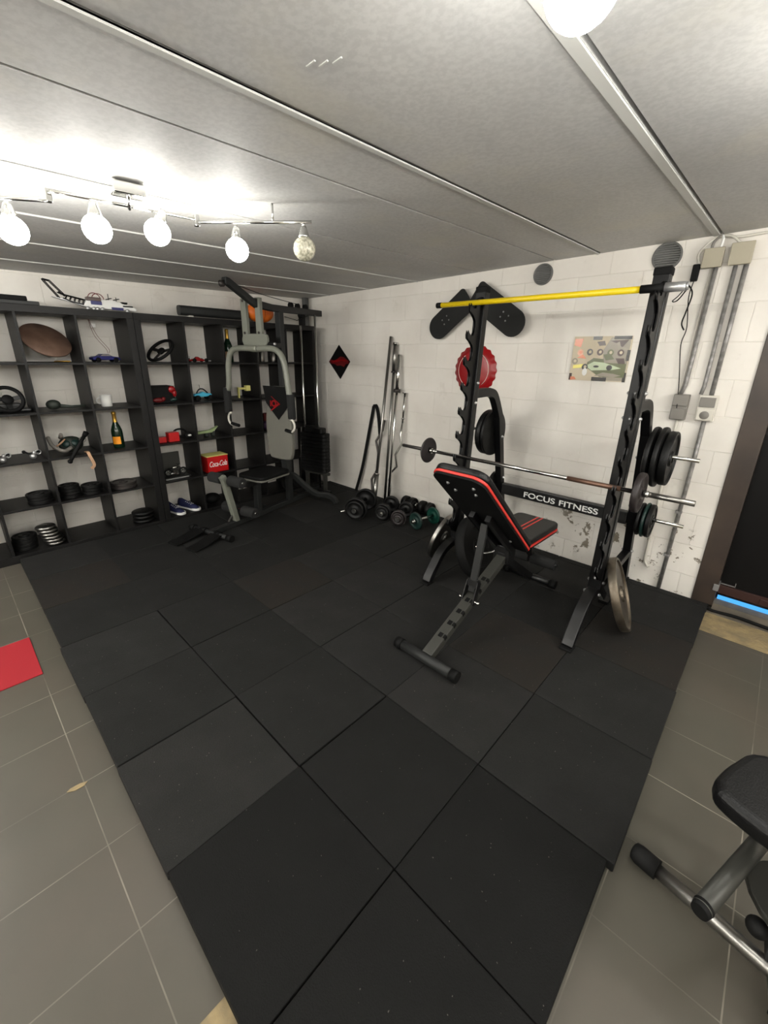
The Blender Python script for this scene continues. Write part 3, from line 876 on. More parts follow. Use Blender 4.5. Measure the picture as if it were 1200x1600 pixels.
# seat and back pads
g = G().prism(rrect(0.34, 0.42, 0.07, 6), gp(0.69, 0, 0.455), GR, GS, V(0, 0, 0.045))
obj('seat_pad', g, 'black_matte', gym, 0.014, 3)
g = G().prism(rrect(0.345, 0.425, 0.07, 6), gp(0.69, 0, 0.437), GR, GS, V(0, 0, 0.018))
obj('seat_edge', g, 'grey_pad', gym, 0.004)
bp0 = [(-0.10, 0.56), (0.10, 0.56), (0.145, 0.60), (0.165, 0.72), (0.165, 0.95), (0.135, 1.10), (0.12, 1.24), (0.09, 1.28), (-0.09, 1.28), (-0.12, 1.24), (-0.135, 1.10), (-0.165, 0.95), (-0.165, 0.72), (-0.145, 0.60)]
def smooth_poly(P, n=4):
    out = []
    m = len(P)
    for i in range(m):
        p0, p1, p2, p3 = (Vector(P[(i+k-1) % m]) for k in range(4))
        for k in range(n):
            t = k/n
            q = 0.5*((2*p1)+(p2-p0)*t+(2*p0-5*p1+4*p2-p3)*t*t+(3*p1-p0-3*p2+p3)*t**3)
            out.append((q.x, q.y))
    return out
obj('back_pad', G().prism(smooth_poly(bp0), gp(0.93, 0.02, 0), GR, V(0, 0, 1), GS*0.055), 'grey_pad', gym, 0.018, 4)
obj('back_pad_bracket', G().rect([gp(0.96, 0.02, 0.62), gp(0.99, 0.02, 0.39)], 0.07, 0.05, GR), 'dark_grey', gym)
obj('main_post', G().rect([gp(1.03, 0, Z0+0.05), gp(1.03, 0, 1.96)], 0.06, 0.06, GR), 'dark_grey', gym, 0.004)
tb = obj('top_beam', G().rect([gp(0.74, 0, 2.0), gp(0.92, 0, 1.985), gp(1.66, 0, 1.995)], 0.055, 0.058, GR), 'black_paint', gym, 0.005)
la = obj('lat_arm', G().rect([gp(0.76, 0, 1.985), gp(0.66, 0, 2.03), gp(0.445, 0, 2.135), gp(0.405, 0, 2.14)], 0.055, 0.055, GR), 'dark_grey', gym, 0.008)
obj('pulley', G().lathe([(0.0, 0.012), (0.026, 0.012), (0.022, 0.004), (0.022, -0.004), (0.026, -0.012), (0, -0.012)], AX(gp(0.385, 0, 2.115), GR), 20), 'dark_iron', la)
for s_, z_ in ((1.20, 2.03), (1.30, 2.03), (1.42, 2.035), (1.34, 1.955)):
    obj('pulley', G().lathe([(0.0, 0.012), (0.03, 0.012), (0.026, 0.004), (0.026, -0.004), (0.03, -0.012), (0, -0.012)], AX(gp(s_, 0, z_), GR), 20), 'black_matte', tb)
obj('cable', G().tube(bez([gp(0.40, 0.012, 2.14), gp(0.8, 0.012, 2.085), gp(1.20, 0.012, 2.055)], 5)+[gp(1.3, 0.012, 2.05)], 0.003, 6), 'black_matte', gym)
obj('cable', G().tube([gp(1.07, 0.03, 1.92), gp(1.25, 0.03, 1.90), gp(1.42, 0.03, 1.955)], 0.003, 6), 'black_matte', gym)
obj('pulley_bracket', G().rect([gp(1.36, 0, 1.86), gp(1.36, 0, 1.97)], 0.05, 0.05, GR), 'black_matte', gym, 0.004)
obj('tie_bar', G().rect([gp(0.77, 0.03, 1.655), gp(1.03, 0, 1.66)], 0.05, 0.045, GR), 'black_paint', gym, 0.004)
# yoke and flat uprights
yk = smooth_poly([(-0.13, 1.74), (-0.15, 1.70), (-0.13, 1.655), (-0.08, 1.645), (-0.07, 1.60), (0.07, 1.60), (0.08, 1.645), (0.15, 1.66), (0.15, 1.74), (0.08, 1.75), (-0.08, 1.75)], 3)
obj('yoke', G().prism(yk, gp(0.735, -0.035, 0), GR, V(0, 0, 1), GS*0.03), 'grey_tube', gym, 0.003)
for r_ in (-0.155, 0.02):
    u = obj('flat_link', G().prism([(r_-0.032, 1.73), (r_+0.032, 1.73), (r_+0.03, 2.05), (r_-0.03, 2.05)], gp(0.75, 0, 0), GR, V(0, 0, 1), GS*0.035), 'grey_tube', gym, 0.003)
    obj('bolt', G().tube([gp(0.728, r_, 2.03), gp(0.74, r_, 2.03)], 0.012, 12).tube([gp(0.728, r_, 1.76), gp(0.74, r_, 1.76)], 0.012, 12), 'dark_iron', u)
obj('pivot_axle', G().tube([gp(0.75, -0.22, 1.665), gp(0.75, 0.19, 1.665)], 0.02, 14).tube([gp(0.75, -0.235, 1.665), gp(0.75, -0.22, 1.665)], 0.012, 14), 'black_matte', gym)
obj('pivot_bolt', G().sphere(gp(0.735, 0.20, 1.665), 0.014, 12).sphere(gp(0.735, -0.17, 1.665), 0.012, 12), 'silver', gym)
n_l = bez([gp(0.70, 0.02, 1.625), gp(0.70, -0.24, 1.625), gp(0.70, -0.335, 1.58), gp(0.70, -0.375, 1.48), gp(0.70, -0.395, 1.30), gp(0.70, -0.415, 1.24)], 6)
n_r = bez([gp(0.70, 0.02, 1.625), gp(0.70, 0.20, 1.625), gp(0.70, 0.29, 1.58), gp(0.70, 0.335, 1.48), gp(0.70, 0.36, 1.30), gp(0.70, 0.375, 1.20)], 6)
for s_, path, end in ((-1, n_l, (-0.425, 1.24, 1.03)), (1, n_r, (0.375, 1.22, 1.03))):
    a = obj('press_arm', G().tube(path, 0.026, 18), 'grey_tube', gym)
    obj('foam_grip', G().tube([gp(0.70, end[0]+0.005*s_, end[1]+0.02), gp(0.70, end[0]+0.012*s_, end[2]), gp(0.70, end[0]+0.012*s_, end[2]-0.012)], [0.036, 0.036, 0.028], 18), 'foam', a)
    cc = end[0]+0.02
    obj('side_handle', G().tube([gp(0.68, cc+0.055*math.cos(q)-0.02 if s_ > 0 else cc+0.03-0.05*math.cos(q), 0.965+0.06*math.sin(q)) for q in [PI/2-k*PI/12 for k in range(13)]], 0.010, 10), 'off_white', a)
    obj('handle_grip', G().tube([gp(0.68, cc-0.075 if s_ > 0 else cc+0.02, 0.918), gp(0.68, cc+0.0 if s_ > 0 else cc+0.12, 0.905)], 0.016, 12), 'black_matte', a)
# guide rods and stack
for r_ in (-0.14, 0.055):
    obj('guide_rod', G().tube([gp(1.50, r_, Z0+0.06), gp(1.50, r_, 1.97)], 0.0105, 12), 'chrome', gym)
obj('cable_rod', G().tube([gp(1.46, -0.20, 0.20), gp(1.46, -0.16, 0.80)], 0.006, 8), 'chrome_dull', gym)
NP = 11
for k in range(NP):
    z = 0.30+k*0.0405
    g = G().prism(rrect(0.355, 0.125, 0.035, 3), gp(1.50, 0.0, z+0.0195), GR, GS, V(0, 0, 0.0375))
    obj('stack_plate', g, 'cast_black', gym, 0.004)
obj('stack_head', G().prism(rrect(0.27, 0.10, 0.03, 3), gp(1.50, 0.0, 0.775), GR, GS, V(0, 0, 0.055)), 'cast_black', gym, 0.006)
obj('stack_support', G().rect([gp(1.50, -0.16, 0.28), gp(1.50, 0.19, 0.28)], 0.03, 0.03, GS).rect([gp(1.5, 0.13, Z0+0.03), gp(1.5, 0.13, 0.28)], 0.035, 0.035, GR).rect([gp(1.5, -0.13, Z0+0.03), gp(1.5, -0.13, 0.28)], 0.035, 0.035, GR), 'steel_grey', gym)
obj('stack_base', G().rect([gp(1.5, -0.2, Z0+0.02), gp(1.5, 0.2, Z0+0.02)], 0.04, 0.035, GS), 'black_paint', gym)
for k_ in (1, -0.5):
    pts = bez([gp(0.97, 0.02*k_, 0.385), gp(1.0, 0.10*k_, 0.375), gp(1.06, 0.20*k_, 0.26), gp(1.13, 0.28*k_, 0.172), gp(1.21, 0.37*k_, 0.145), gp(1.25, 0.43*k_, 0.10), gp(1.26, 0.455*k_, Z0+0.012)], 4)
    obj('side_leg', G().rect(pts, 0.045, 0.05, GS), 'dark_grey', gym, 0.004)
# black pennant hung over the back pad, with its red emblem
pen = thing('pennant', 'black pointed pennant with red emblem hung over the multi-gym back pad', 'pennant', gp(0.885, 0.03, 1.0))
pp = obj('cloth', G().prism([(-0.16, 1.285), (0.16, 1.285), (0.17, 1.12), (0.02, 0.965), (-0.13, 1.12)], gp(0.893, 0.02, 0), GR, V(0, 0, 1), GS*0.008), 'black_matte', pen, 0.001)
def emblem_D(o, ux, uy, th, k):
    g = G()
    ring = lambda R, n=14: [(R*math.cos(PI/2-i*PI/n), R*math.sin(PI/2-i*PI/n)) for i in range(n+1)]
    g.prism([(-0.02*k, 0.045*k), (-0.028*k, 0.045*k), (0.05*k, 0.0), (0.044*k, -0.008*k)], o, ux, uy, th)
    g.prism([(0.05*k, 0.0), (-0.03*k, -0.05*k), (-0.04*k, -0.05*k), (0.032*k, 0.004*k)], o, ux, uy, th)
    n = 18
    for i in range(n):
        a0, a1 = 2*PI*i/n, 2*PI*(i+1)/n
        R0, R1 = 0.012*k, 0.022*k
        g.prism([(R0*math.cos(a0)-0.004*k, R0*math.sin(a0)), (R1*math.cos(a0)-0.004*k, R1*math.sin(a0)), (R1*math.cos(a1)-0.004*k, R1*math.sin(a1)), (R0*math.cos(a1)-0.004*k, R0*math.sin(a1))], o, ux, uy, th)
    g.prism([(-0.036*k, 0.018*k), (-0.028*k, 0.018*k), (-0.028*k, -0.02*k), (-0.036*k, -0.02*k)], o, ux, uy, th)
    return g
obj('emblem', emblem_D(gp(0.888, 0.0, 1.12), GR, V(0, 0, 1), GS*0.0012, 1.5), 'red', pp)

# ------------------------------------------------------------------ bars leaning on the block wall
def leaning_bar(name, label, p0, p1, r, m, group='bars leaning on the block wall', sleeves=None):
    p0, p1 = Vector(p0), Vector(p1)
    t = thing(name, label, 'bar', p0, group)
    d = (p1-p0).normalized(); L_ = (p1-p0).length
    obj('bar_shaft', G().tube([p0, p1], r, 16), m, t)
    for a, b, rr, mm in (sleeves or []):
        obj('sleeve' if b-a > 0.03 else 'collar', G().tube([p0+d*a, p0+d*b], rr, 16), mm, t)
    return t
leaning_bar('long_bar', 'tallest thick chrome bar leaning on the block wall', (1.37, -0.30, MZ+0.002), (1.325, -0.03, 1.765), 0.0145, 'chrome_dull', sleeves=[(0.0, 0.35, 0.024, 'chrome_dull'), (0.35, 0.365, 0.032, 'chrome')])
leaning_bar('long_bar', 'chrome bar with flanged top leaning just right of the tallest bar', (1.435, -0.20, MZ+0.002), (1.392, -0.03, 1.70), 0.0135, 'chrome_dull', sleeves=[(1.40, 1.675, 0.022, 'chrome_dull'), (1.655, 1.675, 0.028, 'chrome'), (1.385, 1.40, 0.028, 'dark_iron')])
leaning_bar('long_bar', 'chrome bar with dark collar near its top leaning on the block wall', (1.52, -0.24, MZ+0.002), (1.462, -0.045, 1.59), 0.0125, 'chrome', sleeves=[(1.20, 1.565, 0.019, 'chrome'), (1.20, 1.235, 0.036, 'dark_iron')])
def zig(p0, p1, offs, side):
    p0, p1 = Vector(p0), Vector(p1); side = Vector(side)
    return [p0+(p1-p0)*t+side*o for t, o in offs]
ez = thing('curl_bar', 'chrome zigzag curl bar with end sleeve leaning rightmost of the bars', 'bar', (1.44, -0.19, MZ), 'bars leaning on the block wall')
offs = [(0, 0), (0.18, 0.0), (0.235, -0.03), (0.30, -0.03), (0.37, 0.045), (0.47, 0.0), (0.57, 0.06), (0.64, 0.028), (0.75, 0.03)]
zz = zig((1.455, -0.17, MZ+0.002), (1.535, -0.03, 1.235), offs, (1, 0, 0))
obj('bar_shaft', G().tube(zz, 0.0125, 14), 'chrome', ez)
pe = Vector((1.535, -0.03, 1.235)); ps = zz[-1]
obj('sleeve', G().tube([ps, pe], 0.0125, 14).tube([ps+(pe-ps)*0.12, ps+(pe-ps)*0.16], 0.02, 14).tube([pe-(pe-ps)*0.03, pe], 0.03, 14), 'chrome', ez)
ez2 = thing('curl_bar', 'dark zigzag curl bar standing behind the leaning chrome bars', 'bar', (1.16, -0.20, MZ), 'bars leaning on the block wall')
offs = [(0, 0), (0.16, 0.02), (0.28, -0.012), (0.40, 0.045), (0.60, 0.03), (0.74, -0.03), (0.88, 0.04), (1.0, 0.045)]
obj('bar_shaft', G().tube(zig((1.24, -0.24, MZ+0.002), (1.21, -0.03, 0.93), offs, (1, 0, 0)), 0.013, 14), 'dark_iron', ez2)
g = G()
bandL = bez([(0.835, -0.06, MZ+0.002), (0.93, -0.045, 0.35), (1.03, -0.03, 0.80), (1.085, -0.022, 1.06)], 5)
bandR = bez([(1.085, -0.022, 1.06), (1.125, -0.022, 1.063), (1.165, -0.025, 0.93), (1.195, -0.03, 0.72)], 5)
g.rect(bandL, 0.035, 0.007, (1, 0.3, 0)); g.rect(bandR, 0.035, 0.007, (1, 0.3, 0))
single('resistance_band', g, 'black_matte', 'black loop resistance band hanging on the block wall beside the bars', 'resistance band')

# ------------------------------------------------------------------ dumbbells on the mats
def dumbbell(label, c0, c1, plates, mats_, bar=0.0125, over=0.045, grp='dumbbells on the mats by the block wall'):
    """c0 front end plate centre, c1 rear end plate centre"""
    c0, c1 = Vector(c0), Vector(c1)
    d = (c1-c0).normalized(); L_ = (c1-c0).length
    t = thing('dumbbell', label, 'dumbbell', ((c0.x+c1.x)/2, (c0.y+c1.y)/2, MZ), grp)
    obj('handle', G().tube([c0-d*over, c1+d*over], bar, 14), 'chrome', t)
    for e, (c, sg) in enumerate(((c0, -1), (c1, 1))):
        off = 0
        for k, (r, th) in enumerate(plates):
            obj('weight_plate', G().lathe(plate_prof(r, th, bar, 'iron' if r > 0.05 else 'round'), AX(c+d*sg*off, d), 36, True, True), mats_[e] if k == 0 else mats_[e if len(mats_) < 3 else 2], t)
            off += th*0.98
        obj('collar', G().tube([c+d*sg*(off-0.006), c+d*sg*(off+0.010)], 0.023, 12), 'chrome', t)
    return t
rz = lambda r: MZ+r
dumbbell('largest black dumbbell, front left of the group below the leaning bars', (1.515, -0.69, rz(0.115)), (1.375, -0.42, rz(0.115)), [(0.115, 0.035), (0.09, 0.03)], ('cast_black', 'cast_black'), 0.0135, 0.06)
dumbbell('black dumbbell with long chrome end, second from the left', (1.70, -0.50, rz(0.085)), (1.60, -0.27, rz(0.085)), [(0.085, 0.035), (0.07, 0.025)], ('cast_black', 'cast_black'), 0.0125, 0.085)
dumbbell('dumbbell with dark brown round plates in the middle of the group', (1.905, -0.50, rz(0.078)), (1.80, -0.27, rz(0.078)), [(0.078, 0.03), (0.06, 0.02)], ('cast_brown', 'cast_black'), 0.0125, 0.05)
dumbbell('dumbbell with green plates at the right end of the group', (2.075, -0.45, rz(0.082)), (2.105, -0.22, rz(0.082)), [(0.082, 0.022)], ('teal_dark', 'green_plate'), 0.0125, 0.055)
dumbbell('black dumbbell with rounded heads against the wall, left of two', (1.645, -0.085, rz(0.07)), (1.735, -0.085, rz(0.07)), [(0.07, 0.05)], ('cast_black', 'cast_black'), 0.014, 0.0)
dumbbell('black dumbbell with rounded heads against the wall, right of two', (1.87, -0.085, rz(0.07)), (1.96, -0.085, rz(0.07)), [(0.07, 0.05)], ('cast_black', 'cast_black'), 0.014, 0.0)
t = thing('dumbbell_bar', 'short chrome dumbbell bar with star collar lying at the left of the dumbbells', 'bar', (1.33, -0.62, MZ))
obj('bar_shaft', G().tube([(1.31, -0.72, MZ+0.035), (1.34, -0.52, MZ+0.035)], 0.0125, 14), 'chrome', t)
g = G()
for k in range(6):
    a = k*PI/3
    g.tube([V(1.327, -0.61, MZ+0.035), V(1.327+0.03*math.cos(a), -0.61, MZ+0.035+0.03*math.sin(a))], 0.007, 8)
obj('star_collar', g, 'chrome', t)
t = thing('short_handle_bar', 'short grey bar lying on the mats behind the silver-rimmed plate', 'bar', (2.28, -0.2, MZ))
obj('bar_shaft', G().tube([(2.17, -0.20, MZ+0.03), (2.40, -0.27, MZ+0.03)], 0.014, 12), 'chrome_dull', t)
obj('grip', G().tube([(2.17, -0.20, MZ+0.03), (2.27, -0.23, MZ+0.03)], 0.024, 12), 'black_matte', t)

# ------------------------------------------------------------------ things on the block wall
# black diamond sign with a red emblem
WS = -0.002
t = thing('diamond_sign', 'small black diamond sign with a red emblem on the block wall near the corner', 'sign', (0.51, WS, 1.505))
ds = obj('sign_board', G().prism([(0.505, 1.69), (0.325, 1.505), (0.522, 1.318), (0.69, 1.513)], (0, WS-0.004, 0), (1, 0, 0), (0, 0, 1), (0, 0.006, 0)), 'black_matte', t)
g = G()
g.prism([(0.335, 1.512), (0.36, 1.53), (0.42, 1.52), (0.47, 1.535), (0.53, 1.565), (0.585, 1.56), (0.64, 1.535), (0.68, 1.515), (0.665, 1.49), (0.62, 1.485), (0.59, 1.455), (0.53, 1.47), (0.47, 1.462), (0.44, 1.48), (0.37, 1.485)], (0, WS-0.0078, 0), (1, 0, 0), (0, 0, 1), (0, 0.001, 0))
obj('emblem', g, 'dark_red', ds)
g = G().prism([(0.37, 1.515), (0.45, 1.524), (0.52, 1.548), (0.50, 1.53), (0.60, 1.535), (0.655, 1.518), (0.60, 1.512), (0.55, 1.522), (0.47, 1.505), (0.40, 1.50)], (0, WS-0.0088, 0), (1, 0, 0), (0, 0, 1), (0, 0.0008, 0))
obj('emblem_highlight', g, 'red', ds)
# red bottle-cap sign
t = thing('bottle_cap_sign', 'large red crown bottle cap sign on the wall behind the left rack upright', 'sign', (2.303, WS, 1.478))
vs, fs = [], []
n = 96; prof = [(0.0, -0.040), (0.10, -0.038), (0.15, -0.034), (0.172, -0.026), (0.186, -0.012), (0.205, 0.0)]
g = G(); rows = len(prof)
for i, (r, y) in enumerate(prof):
    for k in range(n):
        a = 2*PI*k/n
        rr = r*(1+0.028*math.cos(21*a)*(1 if i == rows-1 else (0.5 if i == rows-2 else 0)))
        vs.append(V(2.303+rr*math.cos(a), WS+y, 1.478+rr*math.sin(a)))
for i in range(rows-1):
    for k in range(n):
        fs.append((i*n+k, i*n+(k+1) % n, (i+1)*n+(k+1) % n, (i+1)*n+k))
g.add(vs, fs, True)
cap = obj('cap', g, 'red', t)
g = G()
for sx, a0, a1 in ((-1, 2.2, 4.2), (1, -0.9, 1.1)):
    pts = []
    for k in range(13):
        a = a0+(a1-a0)*k/12
        pts.append((2.303+0.148*math.cos(a)*1.0, WS-0.0345, 1.478+0.148*math.sin(a)))
    g.tube(pts, 0.0022, 6)
obj('rim_line', g, 'off_white', cap)
# two black skateboard-like decks in an inverted V
def deck(label, a, b):
    a, b = Vector(a), Vector(b); c = (a+b)/2; d = (b-a).normalized(); L_ = (b-a).length
    s_ = V(0, -1, 0).cross(d).normalized()
    t = thing('skateboard_deck', label, 'skateboard deck', c, 'black decks crossed on the block wall')
    pl = rrect(0.205, L_, 0.03, 8, 0.10)
    dk = obj('deck', G().prism(pl, c, s_, d, (0, 0.012, 0)), 'grip_tape', t, 0.003)
    g = G()
    for e in (-1, 1):
        for i in (-1, 1):
            for j in (-1, 1):
                p = c+d*(-(L_/2-0.19)-(0.0 if e < 0 else 0.0)+j*0.028)+s_*(i*0.021)+V(0, -0.006, 0)
                g.lathe([(0, 0.0015), (0.006, 0.001), (0.007, 0)], AX(p, (0, -1, 0)), 10)
    obj('truck_bolts', g, 'silver', dk)
    return t
deck('black deck slanting down to the left behind the yellow bar', (1.845, -0.055, 1.775), (2.22, -0.055, 2.055))
deck('black deck slanting down to the right behind the yellow bar', (2.735, -0.085, 1.785), (2.29, -0.085, 2.085))
# checkered racing poster
PX0, PX1, PZ0, PZ1 = 3.112, 3.492, 1.438, 1.738
t = thing('poster', 'racing poster with black and white checkered border on the block wall', 'poster', ((PX0+PX1)/2, WS, PZ0))
bd_ = obj('board', G().box(PX0, PX1, WS-0.005, WS, PZ0, PZ1), 'cream', t)
PLY = [0.0]
def patch(m, pts, nm):
    PLY[0] += 0.00012
    o = obj(nm, G().prism([(PX0+a*(PX1-PX0), PZ0+b*(PZ1-PZ0)) for a, b in pts], (0, WS-0.0052-PLY[0], 0), (1, 0, 0), (0, 0, 1), (0, 0.0004, 0)), m, bd_)
    return o
def blob(cx, cy, rx, ry, n=12):
    return [(cx+rx*math.cos(2*PI*k/n), cy+ry*math.sin(2*PI*k/n)) for k in range(n)]
mat('poster_black', rgb(22, 17, 14), 0.25); mat('poster_green', rgb(84, 90, 50), 0.25); mat('poster_grey', rgb(140, 132, 116), 0.25)
mat('poster_orange', rgb(206, 120, 84), 0.25); mat('poster_yellow', rgb(226, 216, 110), 0.25); mat('poster_maroon', rgb(62, 38, 32), 0.25); mat('poster_mint', rgb(176, 190, 156), 0.25)
mat('poster_skin', rgb(214, 160, 132), 0.3)
patch('poster_grey', [(0.62, 0.02), (0.98, 0.02), (0.98, 0.98), (0.66, 0.98), (0.55, 0.7)], 'printed_area')
patch('poster_black', [(0.34, 0.92), (0.50, 0.92), (0.50, 1.0), (0.34, 1.0)], 'checker')
patch('poster_black', [(0.70, 0.93), (0.99, 0.93), (0.99, 1.0), (0.70, 1.0)], 'checker')
patch('poster_black', [(0.95, 0.47), (1.0, 0.47), (1.0, 0.70), (0.95, 0.70)], 'checker')
patch('poster_black', [(0.95, 0.0), (1.0, 0.0), (1.0, 0.21), (0.95, 0.21)], 'checker')
patch('poster_black', [(0.42, 0.0), (0.68, 0.0), (0.68, 0.09), (0.42, 0.09)], 'checker')
patch('poster_maroon', [(0.0, 0.0), (0.05, 0.0), (0.05, 0.16), (0.0, 0.16)], 'checker')
patch('poster_orange', [(0.02, 0.80), (0.14, 0.76), (0.17, 0.95), (0.02, 0.95)], 'printed_area')
patch('poster_orange', [(0.03, 0.0), (0.14, 0.02), (0.10, 0.08), (0.03, 0.08)], 'printed_area')
patch('poster_maroon', [(0.42, 0.88), (0.55, 0.90), (0.58, 0.80), (0.47, 0.79)], 'checker')
patch('poster_maroon', [(0.64, 0.90), (0.95, 0.92), (0.86, 0.76), (0.76, 0.84)], 'checker')
patch('poster_grey', [(0.68, 0.80), (0.80, 0.88), (0.84, 0.74), (0.74, 0.68)], 'checker')
patch('poster_orange', [(0.10, 0.52), (0.20, 0.60), (0.27, 0.50)], 'checker')
patch('poster_green', [(0.30, 0.42), (0.40, 0.52), (0.58, 0.50), (0.60, 0.42), (0.97, 0.40), (0.97, 0.10), (0.55, 0.10), (0.30, 0.30)], 'printed_area')
patch('poster_green', [(0.56, 0.60), (0.68, 0.62), (0.76, 0.50), (0.62, 0.47)], 'checker')
patch('poster_maroon', [(0.78, 0.52), (0.92, 0.52), (0.95, 0.40), (0.84, 0.40)], 'checker')
patch('poster_yellow', [(0.05, 0.27), (0.24, 0.30), (0.24, 0.38), (0.05, 0.35)], 'printed_area')
patch('poster_mint', [(0.28, 0.34), (0.42, 0.44), (0.60, 0.42), (0.76, 0.36), (0.90, 0.30), (0.74, 0.26), (0.40, 0.24)], 'printed_car')
patch('poster_grey', [(0.45, 0.12), (0.60, 0.20), (0.78, 0.18), (0.92, 0.14), (0.80, 0.10)], 'printed_car')
patch('poster_black', blob(0.70, 0.31, 0.05, 0.06), 'printed_wheel')
patch('poster_black', blob(0.47, 0.33, 0.05, 0.025), 'printed_wheel')
for cx, cy, m in ((0.15, 0.64, 'poster_skin'), (0.32, 0.65, 'poster_black'), (0.50, 0.65, 'poster_maroon'), (0.68, 0.64, 'poster_green'), (0.85, 0.64, 'poster_maroon'), (0.07, 0.44, 'poster_grey'), (0.27, 0.31, 'poster_black')):
    patch(m, blob(cx, cy, 0.055, 0.075), 'printed_helmet')
    patch('cream' if m != 'poster_skin' else 'poster_orange', blob(cx+0.005, cy+0.005, 0.026, 0.036), 'printed_visor')
patch('white', blob(0.28, 0.20, 0.045, 0.09), 'printed_figure')

# round vents
def vent(label, cx, cz, r):
    t = thing('round_vent', label, 'vent', (cx, WS, cz), 'round grey vents on the block wall')
    v = obj('vent_ring', G().lathe([(r, 0.0), (r, 0.012), (r-0.006, 0.016), (r-0.012, 0.012), (r-0.012, 0.004), (0.0, 0.004)], AX((cx, 0, cz), (0, -1, 0)), 36), 'vent_grey', t)
    g = G()
    k = -r+0.02
    while k < r-0.012:
        wd = math.sqrt(max(0, (r-0.011)**2-k*k))
        g.box(cx-wd, cx+wd, -0.013, -0.004, cz+k-0.003, cz+k+0.003)
        k += 0.0125
    obj('louvre', g, 'vent_grey', v)
vent('round grey louvred vent above the poster, left of the two vents', 2.812, 2.172, 0.072)
vent('round grey louvred vent above the right rack upright', 3.592, 2.192, 0.08)

# conduit runs, junction boxes, switches
def conduit(label, pts, r, m='conduit', clips=()):
    t = thing('conduit', label, 'conduit', pts[0], 'electrical conduits on the block wall')
    obj('pipe', G().tube(pts, r, 12), m, t)
    for p in clips:
        obj('clip', G().box(p[0]-r-0.006, p[0]+r+0.006, -0.03, 0, p[1]-0.008, p[1]+0.008), m, t, 0.002)
def jbox(label, x0, x1, z0, z1, m='beige_box', dep=0.05, lid=True):
    t = thing('junction_box', label, 'junction box', ((x0+x1)/2, WS, z0), 'electrical boxes on the block wall')
    b = obj('box', G().box(x0+0.004, x1-0.004, -dep+0.006, WS, z0+0.004, z1-0.004), m, t, 0.005)
    obj('lid', G().box(x0, x1, -dep-0.004, -dep+0.006, z0, z1), m, b, 0.004)
    return t
jbox('left beige junction box just under the ceiling', 3.785, 3.882, 2.098, 2.20)
jbox('right beige junction box just under the ceiling', 3.908, 4.012, 2.10, 2.212)
conduit('left grey conduit from the ceiling box down to the switch', [(3.855, -0.018, 2.10), (3.845, -0.018, 1.44), (3.83, -0.018, 1.385)], 0.0115)
conduit('middle grey conduit from the right ceiling box down to the double socket', [(3.945, -0.018, 2.10), (3.942, -0.018, 1.44), (3.935, -0.018, 1.39)], 0.0105)
conduit('right grey conduit from the right ceiling box down to the double socket', [(3.992, -0.018, 2.10), (3.988, -0.018, 1.385)], 0.0125)
conduit('thin white conduit beside the left grey conduit', [(3.832, -0.010, 2.10), (3.822, -0.010, 1.40), (3.812, -0.010, 1.39)], 0.005, 'off_white')
conduit('lower left pipe hooked at its end above the mats', bez([(3.845, -0.015, 1.225), (3.845, -0.015, 0.9), (3.85, -0.015, 0.6), (3.85, -0.015, 0.26), (3.86, -0.018, 0.20), (3.885, -0.03, 0.175)], 4), 0.009, 'off_white')
conduit('lower right pipe running from the double socket to the floor', [(3.985, -0.018, 1.235), (3.985, -0.018, 0.95), (3.972, -0.018, MZ)], 0.0125, 'conduit', [(3.985, 0.98), (3.972, 0.30), (3.976, 0.62)])
def wall_switch(label, x0, x1, z0, z1, kind):
    t = thing('wall_switch', label, 'switch', ((x0+x1)/2, WS, z0), 'switches and sockets on the block wall')
    zm = (z0+z1)/2
    b = obj('housing', G().box(x0, x1, -0.04, WS, z0, z1), 'off_white' if kind else 'grey_plastic', t, 0.004)
    if kind:
        obj('flap', G().box(x0+0.01, x1-0.01, -0.052, -0.04, zm+0.008, z1-0.012), 'grey_plastic', b, 0.003)
        obj('socket_face', G().box(x0+0.008, x1-0.008, -0.05, -0.04, z0+0.006, zm-0.004), 'off_white', b, 0.003)
        obj('rocker', G().lathe([(0, 0.006), (0.02, 0.005), (0.025, 0.0)], AX(((x0+x1)/2, -0.05, z0+0.037), (0, -1, 0)), 20), 'grey_plastic', b)
    else:
        obj('flap', G().box(x0+0.002, x1-0.002, -0.056, -0.04, zm+0.01, z1-0.002), 'grey_plastic', b, 0.003)
        obj('rocker', G().box(x0+0.004, x1-0.004, -0.053, -0.04, z0+0.004, zm-0.008), 'grey_plastic', b, 0.003)
wall_switch('grey double switch on the left, black cable plugged into it', 3.80, 3.885, 1.225, 1.385, 0)
wall_switch('cream double socket to the right of the grey switch', 3.932, 4.03, 1.232, 1.388, 1)
# loose cables from the ceiling joint into the boxes
for k, (pts, m, lb) in enumerate((
    ([(3.846, -0.01, 2.262), (3.80, -0.03, 2.235), (3.76, -0.03, 2.18), (3.775, -0.03, 2.12), (3.79, -0.03, 2.12)], 'off_white', 'white cable looping left from the ceiling joint to the left box'),
    ([(3.842, -0.012, 2.265), (3.82, -0.03, 2.235), (3.815, -0.03, 2.197)], 'grey_plastic', 'grey cable dropping from the ceiling joint into the left box'),
    ([(3.852, -0.012, 2.265), (3.86, -0.03, 2.24), (3.858, -0.03, 2.197)], 'white', 'white cable dropping straight from the ceiling joint'),
    ([(3.858, -0.01, 2.265), (3.90, -0.03, 2.25), (3.945, -0.03, 2.21)], 'off_white', 'white cable slanting right from the ceiling joint into the right box'),
    ([(3.86, -0.008, 2.262), (3.93, -0.02, 2.245), (4.05, -0.012, 2.25), (4.4, -0.008, 2.262)], 'off_white', 'white cable running along the ceiling edge to the right'))):
    o = single('cable', G().tube(bez(pts, 5), 0.007, 8), m, lb, 'cable', 'cables at the ceiling joint', origin=pts[0])
